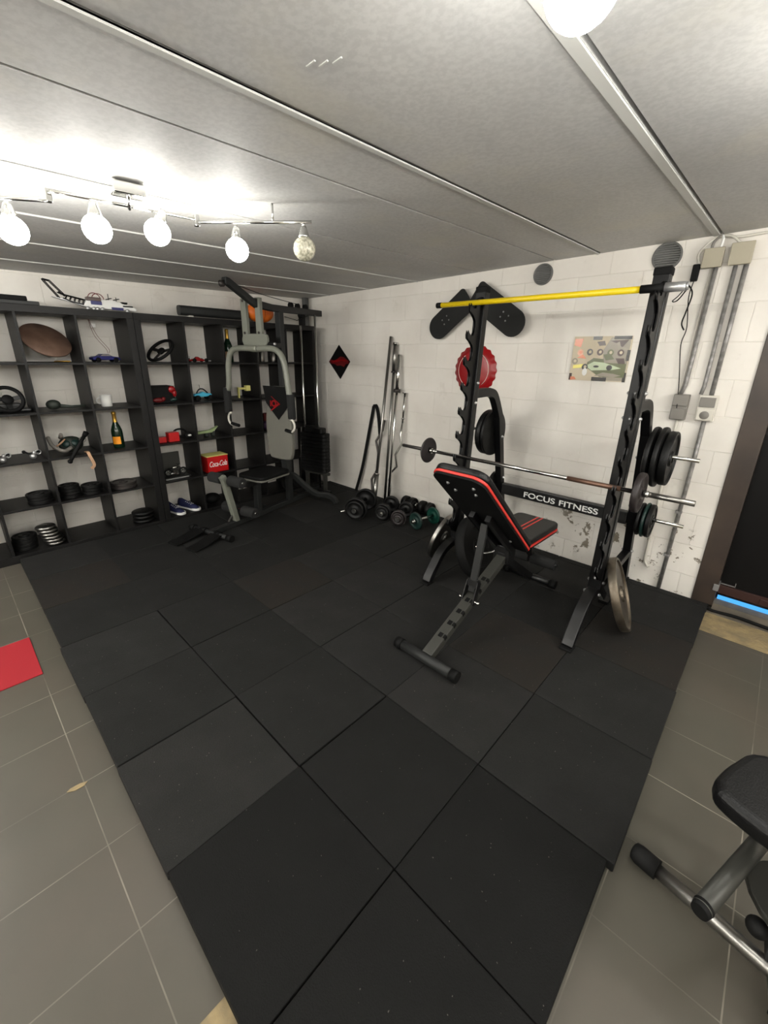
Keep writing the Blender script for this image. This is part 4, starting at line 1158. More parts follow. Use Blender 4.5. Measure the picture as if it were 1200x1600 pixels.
t = thing('power_plug', 'black adapter hanging beside the left beige junction box with thin cables', 'plug', (3.765, -0.03, 2.11))
pb = obj('adapter_body', G().box(3.745, 3.78, -0.05, -0.015, 2.035, 2.125, None), 'black_matte', t, 0.006)
obj('hanging_cable', G().tube(bez([(3.765, -0.03, 2.04), (3.755, -0.02, 1.95), (3.78, -0.015, 1.78), (3.77, -0.015, 1.68), (3.80, -0.02, 1.50), (3.825, -0.045, 1.36), (3.833, -0.062, 1.30)], 6), 0.0028, 6), 'black_matte', t)
obj('looped_cable', G().tube(bez([(3.75, -0.03, 2.04), (3.72, -0.10, 1.96), (3.74, -0.35, 1.90), (3.84, -0.75, 1.86), (3.895, -0.862, 1.905)], 8), 0.0028, 6), 'black_matte', t)
obj('cable_tail', G().tube(bez([(3.895, -0.862, 1.903), (3.91, -0.85, 1.87), (3.90, -0.84, 1.80), (3.895, -0.85, 1.75), (3.91, -0.85, 1.72)], 6), 0.003, 6), 'black_matte', t)
o = single('floor_cable', G().tube(bez([(4.262, -0.065, 0.034), (4.30, -0.045, 0.012), (4.42, -0.035, 0.018), (4.60, -0.05, 0.018), (4.95, -0.06, 0.018)], 6), 0.0105, 8), 'black_matte', 'black cable lying along the door threshold from the mat corner', 'cable')

# ------------------------------------------------------------------ second bench at the lower right corner
t = thing('exercise_bench', 'chrome and black exercise bench cropped by the lower right corner', 'exercise bench', (4.55, -2.03, 0), None)
obj('floor_bar', G().tube([(4.34, -2.032, 0.04), (4.66, -2.095, 0.045), (4.95, -2.15, 0.045)], 0.021, 20), 'chrome_dull', t)
obj('foot_cap', G().tube([(4.300, -2.022, 0.038), (4.305, -2.023, 0.038), (4.32, -2.027, 0.038), (4.375, -2.038, 0.04)], [0.016, 0.026, 0.031, 0.031], 20), 'rubber', t)
obj('foot_cap', G().tube([(4.93, -2.145, 0.045), (5.0, -2.16, 0.045)], 0.036, 20), 'rubber', t)
c2 = obj('cross_tube', G().tube([(4.470, -2.235, 0.26), (4.547, -1.99, 0.26), (4.575, -1.90, 0.26)], 0.0225, 24), 'steel_grey', t)
obj('end_plug', G().tube([(4.466, -2.247, 0.26), (4.473, -2.225, 0.26)], [0.020, 0.0238], 24), 'rubber', c2)
obj('pedal_plate', G().prism(smooth_poly([(4.55, -2.02), (4.60, -1.93), (4.72, -1.90), (4.80, -2.0), (4.76, -2.12), (4.62, -2.13)], 3), (0, 0, 0.215), (1, 0, 0), (0, 1, 0), (0, 0, 0.02)), 'steel_grey', t, 0.004)
obj('column', G().rect([(4.66, -2.07, 0.06), (4.64, -1.98, 0.40)], 0.06, 0.06, (1, 0, 0)), 'dark_grey', t, 0.005)
obj('saddle', G().prism(smooth_poly([(4.430, -2.03), (4.432, -1.995), (4.465, -1.90), (4.52, -1.82), (4.70, -1.80), (4.82, -1.85), (4.84, -2.0), (4.78, -2.11), (4.65, -2.12), (4.53, -2.10), (4.447, -2.065)], 4), (0, 0, 0.445), (1, 0, 0), (0, 1, 0), (0, 0, 0.065)), 'vinyl', t, 0.022, 5)
obj('adjuster_knob', G().sphere((4.60, -2.075, 0.13), 0.026, 16).tube([(4.60, -2.075, 0.13), (4.66, -2.05, 0.13)], 0.01, 10), 'rubber', t)
obj('handle_grip', G().tube([(4.545, -1.72, 0.47), (4.70, -1.70, 0.47)], 0.022, 16), 'rubber', t)
obj('handle_bar', G().tube([(4.66, -1.70, 0.47), (4.66, -1.86, 0.40)], 0.012, 12), 'chrome_dull', t)
obj('floor_bar', G().tube([(4.66, -2.095, 0.045), (4.70, -2.5, 0.045)], 0.021, 16), 'chrome_dull', t)
obj('foot_cap', G().tube([(4.66, -2.17, 0.05), (4.69, -2.185, 0.05)], 0.034, 16), 'rubber', t)

# ------------------------------------------------------------------ things on the shelves
LV = [ZB+OT+k*SP+0.001 for k in range(5)]; TOPZ = ZTOP+0.001
def wheel_set(g, x, pts, r, w_):
    for (y, z) in pts:
        for sx in (-1, 1):
            g.lathe([(0, w_/2), (r*0.6, w_/2), (r, w_/3), (r, -w_/3), (r*0.6, -w_/2), (0, -w_/2)], AX((x[0] if sx < 0 else x[1], y, z), (1, 0, 0)), 18)
def toy_car(label, cx, cy, z, L_, m, kind='sedan', rot=0):
    """built nose towards +y at origin, then rotated"""
    t = thing('toy_car', label, 'toy car', (cx, cy, z))
    k = L_/0.22
    M = Matrix.Translation((cx, cy, z)) @ Matrix.Rotation(rot, 4, 'Z')
    if kind == 'sedan':
        prof = [(-.11, .018), (-.11, .04), (-.085, .048), (-.06, .05), (-.03, .068), (.02, .068), (.05, .048), (.095, .042), (.11, .03), (.11, .018)]
        w_ = .085*k
    else:
        prof = [(-.11, .012), (-.11, .03), (-.04, .036), (-.02, .055), (-.005, .055), (.03, .034), (.11, .02), (.11, .012)]
        w_ = .036*k
    vs = G().prism([(a*k, b*k) for a, b in prof], (0, 0, 0), (0, 1, 0), (0, 0, 1), (w_, 0, 0))
    vs.v = [M @ p for p in vs.v]
    b = obj('body', vs, m, t, 0.006*k, 3)
    for wx in (-.042*k, .042*k):
        for wy in (-.07*k, .07*k):
            g = G(); wheel_set(g, (wx, wx), [(wy, .02*k)], .02*k, .016*k)
            g.v = [M @ p for p in g.v[:len(g.v)//2]]; g.f = g.f[:len(g.f)//2]; g.sm = g.sm[:len(g.sm)//2]
            obj('wheel', g, 'black_matte', t)
    g = G()
    if kind == 'sedan':
        g.prism([(-.052*k, .051*k), (-.032*k, .065*k), (.018*k, .065*k), (.042*k, .051*k)], (0, 0, 0), (0, 1, 0), (0, 0, 1), (w_*1.02, 0, 0))
        g.v = [M @ p for p in g.v]
        obj('windows', g, 'chrome_dull', b)
    else:
        g.box(-.045*k, .045*k, -.115*k, -.095*k, .05*k, .056*k).box(-.05*k, .05*k, .095*k, .12*k, .012*k, .017*k).box(-.03*k, -.026*k, -.11*k, -.1*k, .03*k, .05*k).box(.026*k, .03*k, -.11*k, -.1*k, .03*k, .05*k)
        g.v = [M @ p for p in g.v]
        obj('wings', g, 'white', b)
    return t
toy_car('small dark blue toy car on the top shelf row of the left unit', 0.14, -2.245, LV[4], 0.21, 'blue', 'sedan', 0.15)
toy_car('red toy racing car on the top shelf row of the right unit', 0.15, -1.475, LV[4], 0.20, 'red', 'race', 0.2)
# small white tag hanging by two wires over the blue car
t = thing('tag_on_wires', 'small white tag with thin wires hanging above the dark blue toy car', 'tag', (0.02, -2.27, 1.77))
obj('tag_card', G().box(0.012, 0.022, -2.275, -2.24, 1.765, 1.795), 'white', t, 0.002)
for d in (0, 0.02):
    obj('wire', G().tube(bez([(0.02, -2.285+d*0.2, 1.825), (0.06, -2.27+d, 1.70), (0.12, -2.22+d, 1.60), (0.13, -2.215+d*0.5, 1.565)], 5), 0.0016, 5), 'dark_red', t)
def steering_wheel(label, c, axis, R_, base=False):
    t = thing('steering_wheel', label, 'steering wheel', c)
    M = AX(c, axis, 0)
    rim = obj('rim', G().torus(c, axis, R_, 0.014, 40, 10), 'black_matte', t)
    g = G()
    for a in (0.15, PI-0.15, 1.5*PI):
        p = M @ V(R_*math.cos(a), R_*math.sin(a), 0); q = M @ V(0.02*math.cos(a), 0.02*math.sin(a), -0.012)
        g.rect([q, p], 0.03, 0.006, (p-q).cross(Vector(axis)))
    obj('spokes', g, 'black_paint', t)
    obj('hub', G().lathe([(0, 0.006), (0.03, 0.005), (0.036, -0.003), (0.034, -0.02), (0, -0.02)], M, 24), 'black_matte', t)
    return t
sw = steering_wheel('black steering wheel leaning in the top row of the right unit', (0.14, -1.80, 1.595), (0.25, -0.65, 0.72), 0.122)
sw2 = steering_wheel('black game steering wheel on a dark base at the left edge of the shelves', (0.19, -2.925, 1.235), (0.9, 0.15, 0.35), 0.088)
obj('wheel_base', G().box(0.02, 0.16, -3.0, -2.85, LV[3], 1.20).box(0.08, 0.20, -2.88, -2.80, LV[3], 1.165), 'black_paint', sw2, 0.012, 3)
# round wooden board leaning
t = thing('round_board', 'round brown wooden board leaning in the top row of the left unit', 'board', (0.12, -2.61, 1.64))
obj('board_disc', G().lathe([(0, 0.009), (0.158, 0.009), (0.162, 0.004), (0.162, -0.004), (0.158, -0.009), (0, -0.009)], Matrix.Translation((0.13, -2.612, 1.652)) @ V(0.64, 0.22, 0.64).to_track_quat('Z', 'Y').to_matrix().to_4x4(), 48), 'wood_board', t)
g = G().torus((0.21, -2.53, LV[4]+0.006), (0, 0, 1), 0.07, 0.005, 20, 8, -0.6, 1.8)
single('gold_band', g, 'gold', 'thin gold band lying under the round wooden board', 'band')
# bottles
def bottle(label, x, y, z, lab='label_orange', foil='gold'):
    t = thing('champagne_bottle', label, 'bottle', (x, y, z))
    M = Matrix.Translation((x, y, z))
    obj('glass', G().lathe([(0, 0.008), (0.03, 0.002), (0.040, 0.0), (0.0435, 0.006), (0.0435, 0.13), (0.041, 0.155), (0.032, 0.185), (0.020, 0.215), (0.0155, 0.235), (0.0145, 0.25), (0, 0.25)], M, 28), 'green_dark', t)
    obj('foil', G().lathe([(0.0185, 0.222), (0.0165, 0.24), (0.0155, 0.285), (0.0175, 0.288), (0.0175, 0.305), (0.010, 0.312), (0, 0.313)], M, 24), foil, t)
    if lab:
        vs, fs = [], []
        for i in range(13):
            a = -0.95+0.72*0+1.5*i/12-0.35
            for zz in (0.035, 0.10):
                vs.append(V(x+0.0441*math.cos(a), y+0.0441*math.sin(a), z+zz))
        for i in range(12):
            fs.append((2*i, 2*i+2, 2*i+3, 2*i+1))
        obj('label', G().add(vs, fs, True), lab, t)
    return t
bottle('dark champagne bottle with orange label standing in the middle of the left unit', 0.16, -2.265, LV[2])
bottle('dark champagne bottle with gold neck in the top row near the multi-gym', 0.15, -1.16, LV[4], 'tan')
# mug
t = thing('mug', 'white mug standing in the second row of the left unit', 'mug', (0.16, -2.30, LV[3]))
M = Matrix.Translation((0.16, -2.30, LV[3]))
obj('cup', G().lathe([(0, 0.001), (0.036, 0.0), (0.040, 0.004), (0.043, 0.095), (0.040, 0.095), (0.037, 0.008), (0, 0.006)], M, 28), 'white', t)
obj('handle', G().torus((0.16, -2.345, LV[3]+0.05), (1, 0, 0), 0.024, 0.005, 16, 8), 'white', t)
t = thing('wooden_club', 'dark knobbed club lying in the second row of the left unit', 'club', (0.18, -2.66, LV[3]))
obj('knob', G().sphere((0.18, -2.665, LV[3]+0.041), 0.042, 20, (1, 1.15, 0.9)), 'moss', t)
obj('shaft', G().tube([(0.18, -2.63, LV[3]+0.03), (0.18, -2.55, LV[3]+0.018), (0.18, -2.455, LV[3]+0.02)], [0.016, 0.010, 0.009], 12), 'moss', t)
# black box with red figures
t = thing('figure_box', 'black box with red figures in the second row of the right unit', 'box', (0.12, -1.82, LV[3]))
fb = obj('box_body', G().box(0.03, 0.20, -1.965, -1.75, LV[3], LV[3]+0.15), 'black_matte', t, 0.004)
g = G().sphere((0.205, -1.90, LV[3]+0.03), 0.032, 14, (0.5, 1.6, 0.7)).sphere((0.21, -1.86, LV[3]+0.04), 0.018, 12)
obj('red_figure', g, 'dark_red', fb)
g = G().sphere((0.205, -1.775, LV[3]+0.12), 0.026, 14, (0.6, 1.2, 1.2)).sphere((0.205, -1.755, LV[3]+0.085), 0.02, 12, (0.6, 1, 1.6)).tube([(0.205, -1.79, LV[3]+0.12), (0.205, -1.75, LV[3]+0.06)], 0.01, 8)
obj('red_figure', g, 'red', fb)
g = G().sphere((0.208, -1.765, LV[3]+0.03), 0.02, 12, (0.5, 1.4, 0.8)).sphere((0.208, -1.79, LV[3]+0.025), 0.014, 10)
obj('green_figure', g, 'teal_dark', fb)
# cyan toy buggy
t = thing('toy_buggy', 'cyan and black toy buggy in the second row of the right unit', 'toy', (0.15, -1.475, LV[3]))
obj('body', G().prism([(-.09, .045), (-.075, .065), (-.03, .07), (.0, .085), (.03, .07), (.085, .062), (.09, .045), (.03, .035), (-.03, .035)], (0.15, -1.475, LV[3]), (0, 1, 0), (0, 0, 1), (0.05, 0, 0)), 'cyan', t, 0.006)
for wy in (-1.54, -1.41):
    for wx in (0.10, 0.20):
        obj('wheel', G().lathe([(0, 0.012), (0.016, 0.012), (0.026, 0.008), (0.026, -0.008), (0.016, -0.012), (0, -0.012)], AX((wx, wy, LV[3]+0.026), (1, 0, 0)), 18), 'black_matte', t)
obj('roll_frame', G().tube(bez([(0.15, -1.53, LV[3]+0.068), (0.15, -1.50, LV[3]+0.105), (0.15, -1.46, LV[3]+0.105), (0.15, -1.42, LV[3]+0.068)], 4), 0.006, 8).tube([(0.15, -1.49, LV[3]+0.105), (0.15, -1.495, LV[3]+0.15)], 0.002, 6), 'black_matte', t)
t = thing('toy_windmill', 'pale yellow angular toy in the second row near the multi-gym arm', 'toy', (0.16, -1.04, LV[3]))
obj('body', G().box(0.14, 0.17, -1.10, -1.085, LV[3], LV[3]+0.11).box(0.14, 0.17, -1.10, -0.99, LV[3]+0.085, LV[3]+0.105).box(0.14, 0.19, -1.02, -0.97, LV[3]+0.07, LV[3]+0.125), 'pale_yellow', t, 0.004)
# small silver ornaments
for i, (y, lb) in enumerate(((-3.045, 'leftmost small silver ornament at the left edge of the shelves'), (-2.865, 'small silver ornament with black arms on the middle row'))):
    t = thing('silver_ornament', lb, 'ornament', (0.20, y, LV[2]))
    obj('figure', G().sphere((0.20, y, LV[2]+0.022), 0.022, 14).sphere((0.20, y+0.012, LV[2]+0.05), 0.014, 12).tube([(0.2, y-0.02, LV[2]+0.03), (0.2, y+0.035, LV[2]+0.045)], 0.006, 8).torus((0.2, y+0.035, LV[2]+0.05), (1, 0, 0), 0.016, 0.004, 14, 6), 'silver', t)
    obj('arms', G().tube([(0.20, y-0.045, LV[2]+0.06), (0.20, y-0.01, LV[2]+0.035), (0.20, y+0.045, LV[2]+0.06)], 0.007, 8).sphere((0.20, y-0.05, LV[2]+0.062), 0.013, 10), 'black_matte', t)
# gas mask heap, torch and cloth
t = thing('gas_mask', 'green-grey rubber mask with straps and hose on the middle row', 'mask', (0.12, -2.62, LV[2]))
fc = obj('face_piece', G().sphere((0.12, -2.60, LV[2]+0.068), 0.075, 20, (0.75, 1.15, 0.88)), 'moss', t)
obj('lens', G().lathe([(0, 0.006), (0.026, 0.004), (0.030, -0.004), (0, -0.006)], AX((0.175, -2.575, LV[2]+0.085), (0.9, 0.2, 0.4)), 20), 'teal_dark', fc)
obj('lens', G().lathe([(0, 0.006), (0.026, 0.004), (0.030, -0.004), (0, -0.006)], AX((0.165, -2.64, LV[2]+0.085), (0.9, -0.35, 0.4)), 20), 'teal_dark', fc)
obj('hose', G().tube(bez([(0.17, -2.61, LV[2]+0.05), (0.21, -2.67, LV[2]+0.035), (0.18, -2.73, LV[2]+0.08), (0.12, -2.74, LV[2]+0.14)], 5), 0.014, 10), 'grey_plastic', t)
obj('valve', G().tube([(0.14, -2.66, LV[2]+0.13), (0.17, -2.66, LV[2]+0.165)], [0.018, 0.012], 12).torus((0.15, -2.52, LV[2]+0.10), (1, 0, 0), 0.022, 0.003, 16, 6), 'grey_plastic', t)
obj('strap', G().tube(bez([(0.16, -2.73, LV[2]+0.055), (0.18, -2.68, LV[2]+0.09), (0.16, -2.64, LV[2]+0.12)], 5), 0.006, 8), 'tan', t)
t = thing('torch', 'long black torch lying slanted over the middle shelf edge', 'torch', (0.24, -2.56, LV[2]))
obj('torch_body', G().tube([(0.300, -2.655, LV[2]-0.03), (0.24, -2.55, LV[2]+0.10), (0.215, -2.51, LV[2]+0.148)], 0.0135, 14), 'black_matte', t)
obj('torch_head', G().tube([(0.220, -2.518, LV[2]+0.138), (0.207, -2.495, LV[2]+0.165)], [0.016, 0.021], 14).sphere((0.303, -2.66, LV[2]-0.036), 0.018, 12), 'black_matte', t)
g = G().rect(bez([(0.22, -2.53, LV[2]+0.012), (0.27, -2.525, LV[2]+0.012), (0.295, -2.52, LV[2]-0.02), (0.298, -2.505, LV[2]-0.09), (0.297, -2.53, LV[2]-0.12)], 4), 0.022, 0.006, (0, 1, 0.1))
single('tan_strap', g, 'tan', 'tan strap hanging over the middle shelf edge', 'strap')
# red boxes, headset, boat
t = single('red_box', G().box(0.14, 0.21, -1.955, -1.885, LV[2], LV[2]+0.05), 'red_bright', 'low red box at the left of the two red boxes', 'box', 'red boxes on the middle row', 0.004)
t = single('red_box', G().box(0.14, 0.22, -1.865, -1.77, LV[2], LV[2]+0.085), 'red_bright', 'taller red box at the right of the two red boxes', 'box', 'red boxes on the middle row', 0.004)
t = thing('headset', 'black headset lying beside the red boxes on the middle row', 'headset', (0.14, -1.70, LV[2]))
obj('headband', G().torus((0.10, -1.72, LV[2]+0.055), (0.5, -0.2, 0.8), 0.055, 0.009, 24, 8), 'black_matte', t)
obj('ear_cup', G().sphere((0.17, -1.67, LV[2]+0.035), 0.035, 14, (0.7, 1, 1)), 'black_matte', t)
obj('microphone_tip', G().sphere((0.20, -1.665, LV[2]+0.04), 0.012, 10, (1, 1.6, 0.8)), 'white', t)
t = thing('model_boat', 'pale model boat on a small stand on the middle row', 'model boat', (0.15, -1.47, LV[2]))
obj('hull', G().prism([(-.11, .03), (-.11, .055), (.03, .06), (.125, .095), (.09, .06), (.05, .035)], (0.15, -1.48, LV[2]), (0, 1, 0), (0, 0, 1), (0.05, 0, 0)), 'pale_green', t, 0.006)
obj('stand', G().box(0.13, 0.17, -1.50, -1.47, LV[2], LV[2]+0.034).box(0.13, 0.17, -1.43, -1.40, LV[2], LV[2]+0.045), 'moss', t, 0.003)
# row of plates on the fourth row
k_ = 0
for (y, n_, r, m, lb) in ((-2.885, 3, 0.085, 'cast_black', 'leftmost pile on the fourth row'), (-2.685, 4, 0.075, 'cast_black', 'second pile from the left on the fourth row'), (-2.53, 3, 0.078, 'cast_black', 'third pile from the left on the fourth row'), (-2.29, 2, 0.105, 'dark_iron', 'low wide pile below the champagne bottle')):
    for q in range(n_):
        th = 0.026
        ps = ['bottom', 'second', 'third', 'fourth'][q] if q < n_-1 else 'top'
        o = plate_at(r-0.003*(q % 2), th, 0.0135, 'iron', m, (0.165, y+random.uniform(-.004, .004), LV[1]+th/2+q*th*1.01), (0, 0, 1), '%s black plate of the %s' % (ps, lb), 'plates piled on the fourth shelf row')
# black plates and chrome plates at the bottom row
for q in range(4):
    th = 0.028
    plate_at(0.08, th, 0.0135, 'iron', 'cast_black', (0.15, -3.048+0.002*q, LV[0]+th/2+q*th*1.01), (0, 0, 1), '%s black plate of the wide pile on the bottom row' % (['bottom', 'second', 'third', 'top'][q]), 'plates piled on the bottom shelf row')
for q in range(6):
    th = 0.030
    plate_at(0.068, th, 0.0135, 'round', 'chrome_dull', (0.20+0.006*q, -2.862-0.009*q, LV[0]+th/2+q*th*1.01), (0, 0, 1), '%s small shiny plate of the leaning stack on the bottom row' % (['bottom', 'second', 'third', 'fourth', 'fifth', 'top'][q]), 'shiny small plates stacked on the bottom row')
for q in range(3):
    th = 0.036
    plate_at(0.092-0.004*(q % 2), th, 0.0135, 'round', 'cast_black', (0.18, -2.182, LV[0]+th/2+q*th*1.01), (0, 0, 1), '%s black plate of the pile beside the unit joint' % (['bottom', 'middle', 'top'][q]), 'black plates at the joint of the two units')
# motorcycle model in a case
t = thing('model_motorcycle', 'chrome model motorcycle on a dark plinth in the fourth row', 'model motorcycle', (0.17, -1.83, LV[1]))
obj('plinth', G().box(0.05, 0.24, -1.955, -1.72, LV[1], LV[1]+0.02), 'black_paint', t, 0.004)
obj('plinth_edge', G().box(0.241, 0.245, -1.955, -1.74, LV[1]+0.004, LV[1]+0.014), 'silver', t)
g = G()
for y in (-1.905, -1.765):
    g.torus((0.18, y, LV[1]+0.058), (1, 0, 0), 0.030, 0.008, 24, 8)
obj('tyres', g, 'black_matte', t)
g = G()
for y in (-1.905, -1.765):
    g.torus((0.18, y, LV[1]+0.058), (1, 0, 0), 0.021, 0.003, 20, 6)
    for q in range(5):
        a = q*2*PI/5
        g.tube([(0.18, y, LV[1]+0.058), (0.18, y+0.02*math.cos(a), LV[1]+0.058+0.02*math.sin(a))], 0.002, 5)
g.box(0.165, 0.20, -1.865, -1.815, LV[1]+0.035, LV[1]+0.085).tube([(0.195, -1.90, LV[1]+0.05), (0.20, -1.84, LV[1]+0.045)], 0.007, 8).tube([(0.18, -1.765, LV[1]+0.058), (0.18, -1.80, LV[1]+0.125)], 0.004, 8).tube([(0.15, -1.81, LV[1]+0.13), (0.21, -1.81, LV[1]+0.13)], 0.004, 8).sphere((0.18, -1.84, LV[1]+0.10), 0.018, 12, (0.7, 1.6, 0.8)).sphere((0.18, -1.795, LV[1]+0.115), 0.010, 10)
obj('engine_frame', g, 'chrome', t)
obj('saddle', G().sphere((0.18, -1.885, LV[1]+0.095), 0.015, 12, (0.8, 1.8, 0.5)), 'black_matte', t)
single('dark_display_panel', G().box(0.03, 0.05, -1.958, -1.735, LV[1]+0.001, LV[1]+0.225), 'steel_grey', 'dark picture panel standing behind the model motorcycle', 'panel', None, 0.006)
# red crate with white lettering
t = thing('red_crate', 'red open-topped crate with white script lettering in the fourth row', 'crate', (0.17, -1.45, LV[1]))
y0, y1, x0, x1, z0, z1 = -1.555, -1.335, 0.09, 0.262, LV[1], LV[1]+0.165
cr = obj('crate_body', G().box(x1-0.006, x1, y0, y1, z0, z1).box(x0, x0+0.006, y0, y1, z0, z1).box(x0, x1, y0, y0+0.006, z0, z1).box(x0, x1, y1-0.006, y1, z0, z1).box(x0, x1, y0, y1, z0, z0+0.006), 'red_bright', t, 0.0015)
obj('rim', G().box(x0-0.003, x1+0.003, y0-0.003, y1+0.003, z1, z1+0.006), 'pale_yellow', cr, 0.002)
text_mesh('Coca-Cola', 0.078, Matrix.Translation((x1+0.0007, (y0+y1)/2, z0+0.085)) @ Matrix(((0, 0, 1, 0), (1, 0, 0, 0), (0, 1, 0, 0), (0, 0, 0, 1))), 'lettering', 'white', cr, shear=0.3, bold=0.0006, xs=0.6, space=0.92)
# blue trainers on the bottom row
def shoe(label, cx, cy, z, rot, m):
    t = thing('trainer', label, 'shoe', (cx, cy, z), 'blue trainers on the bottom shelf row')
    M = Matrix.Translation((cx, cy, z)) @ Matrix.Rotation(rot, 4, 'Z')
    sole = smooth_poly([(-.13, -.03), (-.13, .03), (-.05, .032), (.03, .04), (.10, .045), (.14, .02), (.14, -.02), (.10, -.042), (.03, -.034), (-.05, -.03)], 3)
    g = G().prism(sole, (0, 0, 0.0125), (1, 0, 0), (0, 1, 0), (0, 0, 0.024)); g.v = [M @ p for p in g.v]
    obj('sole', g, 'white', t, 0.004)
    g = G()
    prev = [(-.125, .028, .095), (-.09, .031, .10), (-.04, .033, .085), (.02, .036, .07), (.08, .04, .05), (.13, .022, .035)]
    n = 12; vs = []; fs = []
    for (x, hw, hh) in prev:
        for k in range(n):
            a = PI*k/(n-1)
            vs.append(V(x, hw*math.cos(a), 0.022+(hh-0.022)*math.sin(a)))
    for i in range(len(prev)-1):
        for k in range(n-1):
            fs.append((i*n+k, i*n+k+1, (i+1)*n+k+1, (i+1)*n+k))
    fs.append(tuple(range(n))); fs.append(tuple(range((len(prev)-1)*n, len(prev)*n))[::-1])
    g.add(vs, fs, True); g.v = [M @ p for p in g.v]
    up_ = obj('upper', g, m, t)
    g = G()
    for k in range(4):
        x = -0.02+0.022*k
        g.tube([(x, -.018, .022+(.085-.028*(x+.04)/.1*1.0-.022)*0.93), (x+.008, .018, .022+(.085-.028*(x+.04)/.1-.022)*0.95)], 0.0028, 6)
    g.v = [M @ p for p in g.v]
    obj('laces', g, 'white', up_)
shoe('navy blue trainer at the left of the pair on the bottom row', 0.15, -1.89, LV[0], 0.25, 'navy')
shoe('navy blue trainer at the right of the pair on the bottom row', 0.14, -1.745, LV[0], 0.35, 'navy')
single('dark_bag', G().sphere((0.14, -1.50, LV[0]+0.055), 0.055, 20, (1.3, 1.6, 1.0)), 'black_matte', 'dark bag lying right of the blue trainers on the bottom row', 'bag')
# silver bottles and boxes behind the multi-gym
for (y, h_, lb) in ((-0.80, 0.17, 'left silver bottle behind the multi-gym post, top row'), (-0.66, 0.13, 'right silver bottle behind the multi-gym post, top row')):
    t = thing('silver_bottle', lb, 'bottle', (0.17, y, LV[4]), 'silver bottles in the top row behind the multi-gym')
    M = Matrix.Translation((0.17, y, LV[4]))
    obj('flask', G().lathe([(0, 0), (0.026, 0), (0.028, 0.004), (0.028, h_*0.7), (0.012, h_*0.82), (0.012, h_*0.9), (0, h_*0.9)], M, 20), 'chrome_dull', t)
    obj('cap', G().lathe([(0.014, h_*0.88), (0.014, h_), (0, h_)], M, 16), 'black_matte', t)
single('red_carton', G().box(0.08, 0.16, -0.82, -0.72, LV[2], LV[2]+0.17), 'dark_red', 'dark red carton behind the right multi-gym handle', 'carton', None, 0.003)
single('purple_bag', G().sphere((0.21, -0.835, LV[2]+0.05), 0.05, 18, (0.8, 1.0, 1.0)), 'purple', 'dark purple bundle behind the right multi-gym handle', 'bundle')
# --- on top of the units
t = thing('stage_keyboard', 'black flat device lying on a grey flat case on top of the left unit', 'device', (0.13, -2.95, TOPZ))
obj('device_body', G().box(0.03, 0.22, -3.35, -2.68, TOPZ+0.0265, TOPZ+0.06), 'black_matte', t, 0.006)
single('flat_case', G().box(0.01, 0.25, -3.40, -2.62, TOPZ, TOPZ+0.026), 'dark_grey', 'grey flat case on top of the left unit under the black device', 'case', None, 0.004)
t = thing('grey_sound_bar', 'long grey rounded bar lying on top of the right unit', 'sound bar', (0.15, -1.25, TOPZ))
g = G().prism(rrect(0.085, 0.085, 0.028, 4), (0.15, -1.265, TOPZ+0.058), (1, 0, 0), (0, 0, 1), (0, 0.67, 0))
obj('bar_body', g, 'dark_grey', t, 0.004)
for y in (-1.50, -0.95):
    obj('foot', G().box(0.12, 0.18, y-0.02, y+0.02, TOPZ, TOPZ+0.018), 'off_white', t, 0.003)
g = G().sphere((0.15, -0.77, TOPZ+0.101), 0.1, 32, (1.0, 1.5, 1.0))
t = thing('oval_ball', 'orange oval ball on top of the shelf unit behind the multi-gym', 'ball', (0.15, -0.77, TOPZ))
b = obj('ball_skin', g, 'orange', t)
g = G().torus((0.15, -0.77, TOPZ+0.101), (0, 1, 0), 0.0997, 0.0015, 32, 6)
obj('seams', g, 'black_matte', b)
# brick-built model aircraft
AZ = TOPZ
t = thing('model_aircraft', 'white, black and blue construction-set aircraft on top of the left unit', 'model aircraft', (0.12, -2.22, AZ))
X_ = 0.13
obj('hull', G().prism([(-2.33, .03), (-2.30, .075), (-2.20, .085), (-2.12, .09), (-2.06, .075), (-2.03, .045), (-2.03, .02), (-2.28, .018)], (X_, 0, AZ), (0, 1, 0), (0, 0, 1), (0.05, 0, 0)), 'white', t, 0.004)
obj('nose', G().prism([(-2.06, .02), (-2.06, .07), (-2.0, .06), (-1.955, .04), (-1.945, .025), (-1.96, .016)], (X_, 0, AZ), (0, 1, 0), (0, 0, 1), (0.046, 0, 0)), 'white', t, 0.004)
obj('cockpit_stripe', G().box(X_+0.0235, X_+0.027, -2.05, -1.975, AZ+.045, AZ+.055).box(X_-0.02, X_+0.02, -2.055, -2.01, AZ+.069, AZ+.082), 'black_matte', t)
obj('blue_panel', G().box(X_+0.0255, X_+0.031, -2.275, -2.20, AZ+.045, AZ+.072), 'blue', t, 0.001)
obj('blue_panel', G().box(X_+0.0255, X_+0.033, -2.135, -2.05, AZ+.016, AZ+.036), 'blue', t, 0.001)
for y in (-2.30, -2.26, -2.235, -2.20, -2.02):
    g = G().lathe([(0, .008), (.012, .008), (.015, .004), (.015, -.004), (.012, -.008), (0, -.008)], AX((X_+0.03, y, AZ+.015), (1, 0, 0)), 14)
    obj('wheel', g, 'silver', t)
g = G()
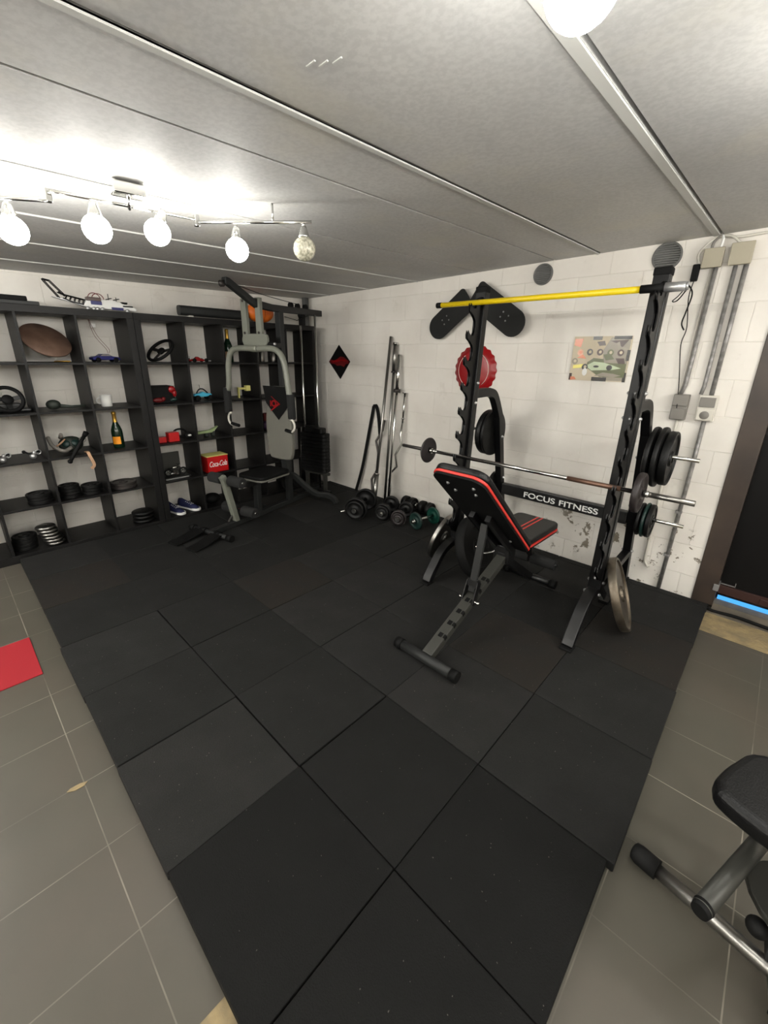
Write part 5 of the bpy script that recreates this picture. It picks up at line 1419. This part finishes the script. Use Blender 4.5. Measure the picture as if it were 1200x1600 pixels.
for dx in (-0.02, 0.02):
    g.tube([(X_+dx, -2.31, AZ+.075), (X_+dx, -2.44, AZ+.10), (X_+dx, -2.475, AZ+.115)], 0.004, 6)
    g.tube([(X_+dx, -2.30, AZ+.035), (X_+dx, -2.40, AZ+.055), (X_+dx, -2.45, AZ+.075)], 0.0045, 6)
    g.tube([(X_+dx, -2.43, AZ+.09), (X_+dx, -2.51, AZ+.185)], 0.004, 6)
    g.tube([(X_+dx, -2.47, AZ+.075), (X_+dx, -2.55, AZ+.19)], 0.004, 6)
    g.tube([(X_+dx, -2.51, AZ+.187), (X_+dx, -2.555, AZ+.195)], 0.0045, 6)
    for k in range(5):
        g.tube([(X_+dx, -2.31-0.027*k, AZ+.077+0.005*k), (X_+dx, -2.325-0.027*k, AZ+.040+0.008*k)], 0.003, 5)
g.tube([(X_-0.02, -2.55, AZ+.19), (X_+0.02, -2.55, AZ+.19)], 0.004, 6)
obj('tail_frame', g, 'black_matte', t)
obj('tail_plane', G().prism([(-2.33, .05), (-2.45, .075), (-2.52, .08), (-2.50, .072), (-2.40, .05), (-2.32, .026)], (X_, 0, AZ), (0, 1, 0), (0, 0, 1), (0.03, 0, 0)), 'silver', t, 0.002)
g = G().torus((X_, -2.24, AZ+.088), (1, 0.1, 0), 0.045, 0.003, 20, 6, 0, PI).torus((X_+0.02, -2.22, AZ+.088), (1, -0.2, 0), 0.04, 0.003, 20, 6, 0, PI)
obj('canopy_hoops', g, 'dark_red', t)
obj('engine_block', G().box(X_-0.02, X_+0.028, -2.30, -2.20, AZ+.07, AZ+.10), 'poster_maroon', t, 0.004)
g = G()
for y, h_ in ((-2.14, .135), (-2.085, .115)):
    g.tube([(X_, y, AZ+.08), (X_, y, AZ+h_)], 0.003, 6).box(X_-0.07, X_+0.07, y-0.006, y+0.006, AZ+.096, AZ+.10)
obj('rotor_blades', g, 'dark_grey', t)

t = thing('corner_pipe', 'grey vertical pipe in the corner above the shelf unit', 'pipe', (0.0, -0.06, 1.9))
obj('pipe', G().tube([(0.0, -0.075, 0.0), (0.0, -0.075, HC(0, 0)-0.003)], 0.038, 20), 'vent_grey', t)
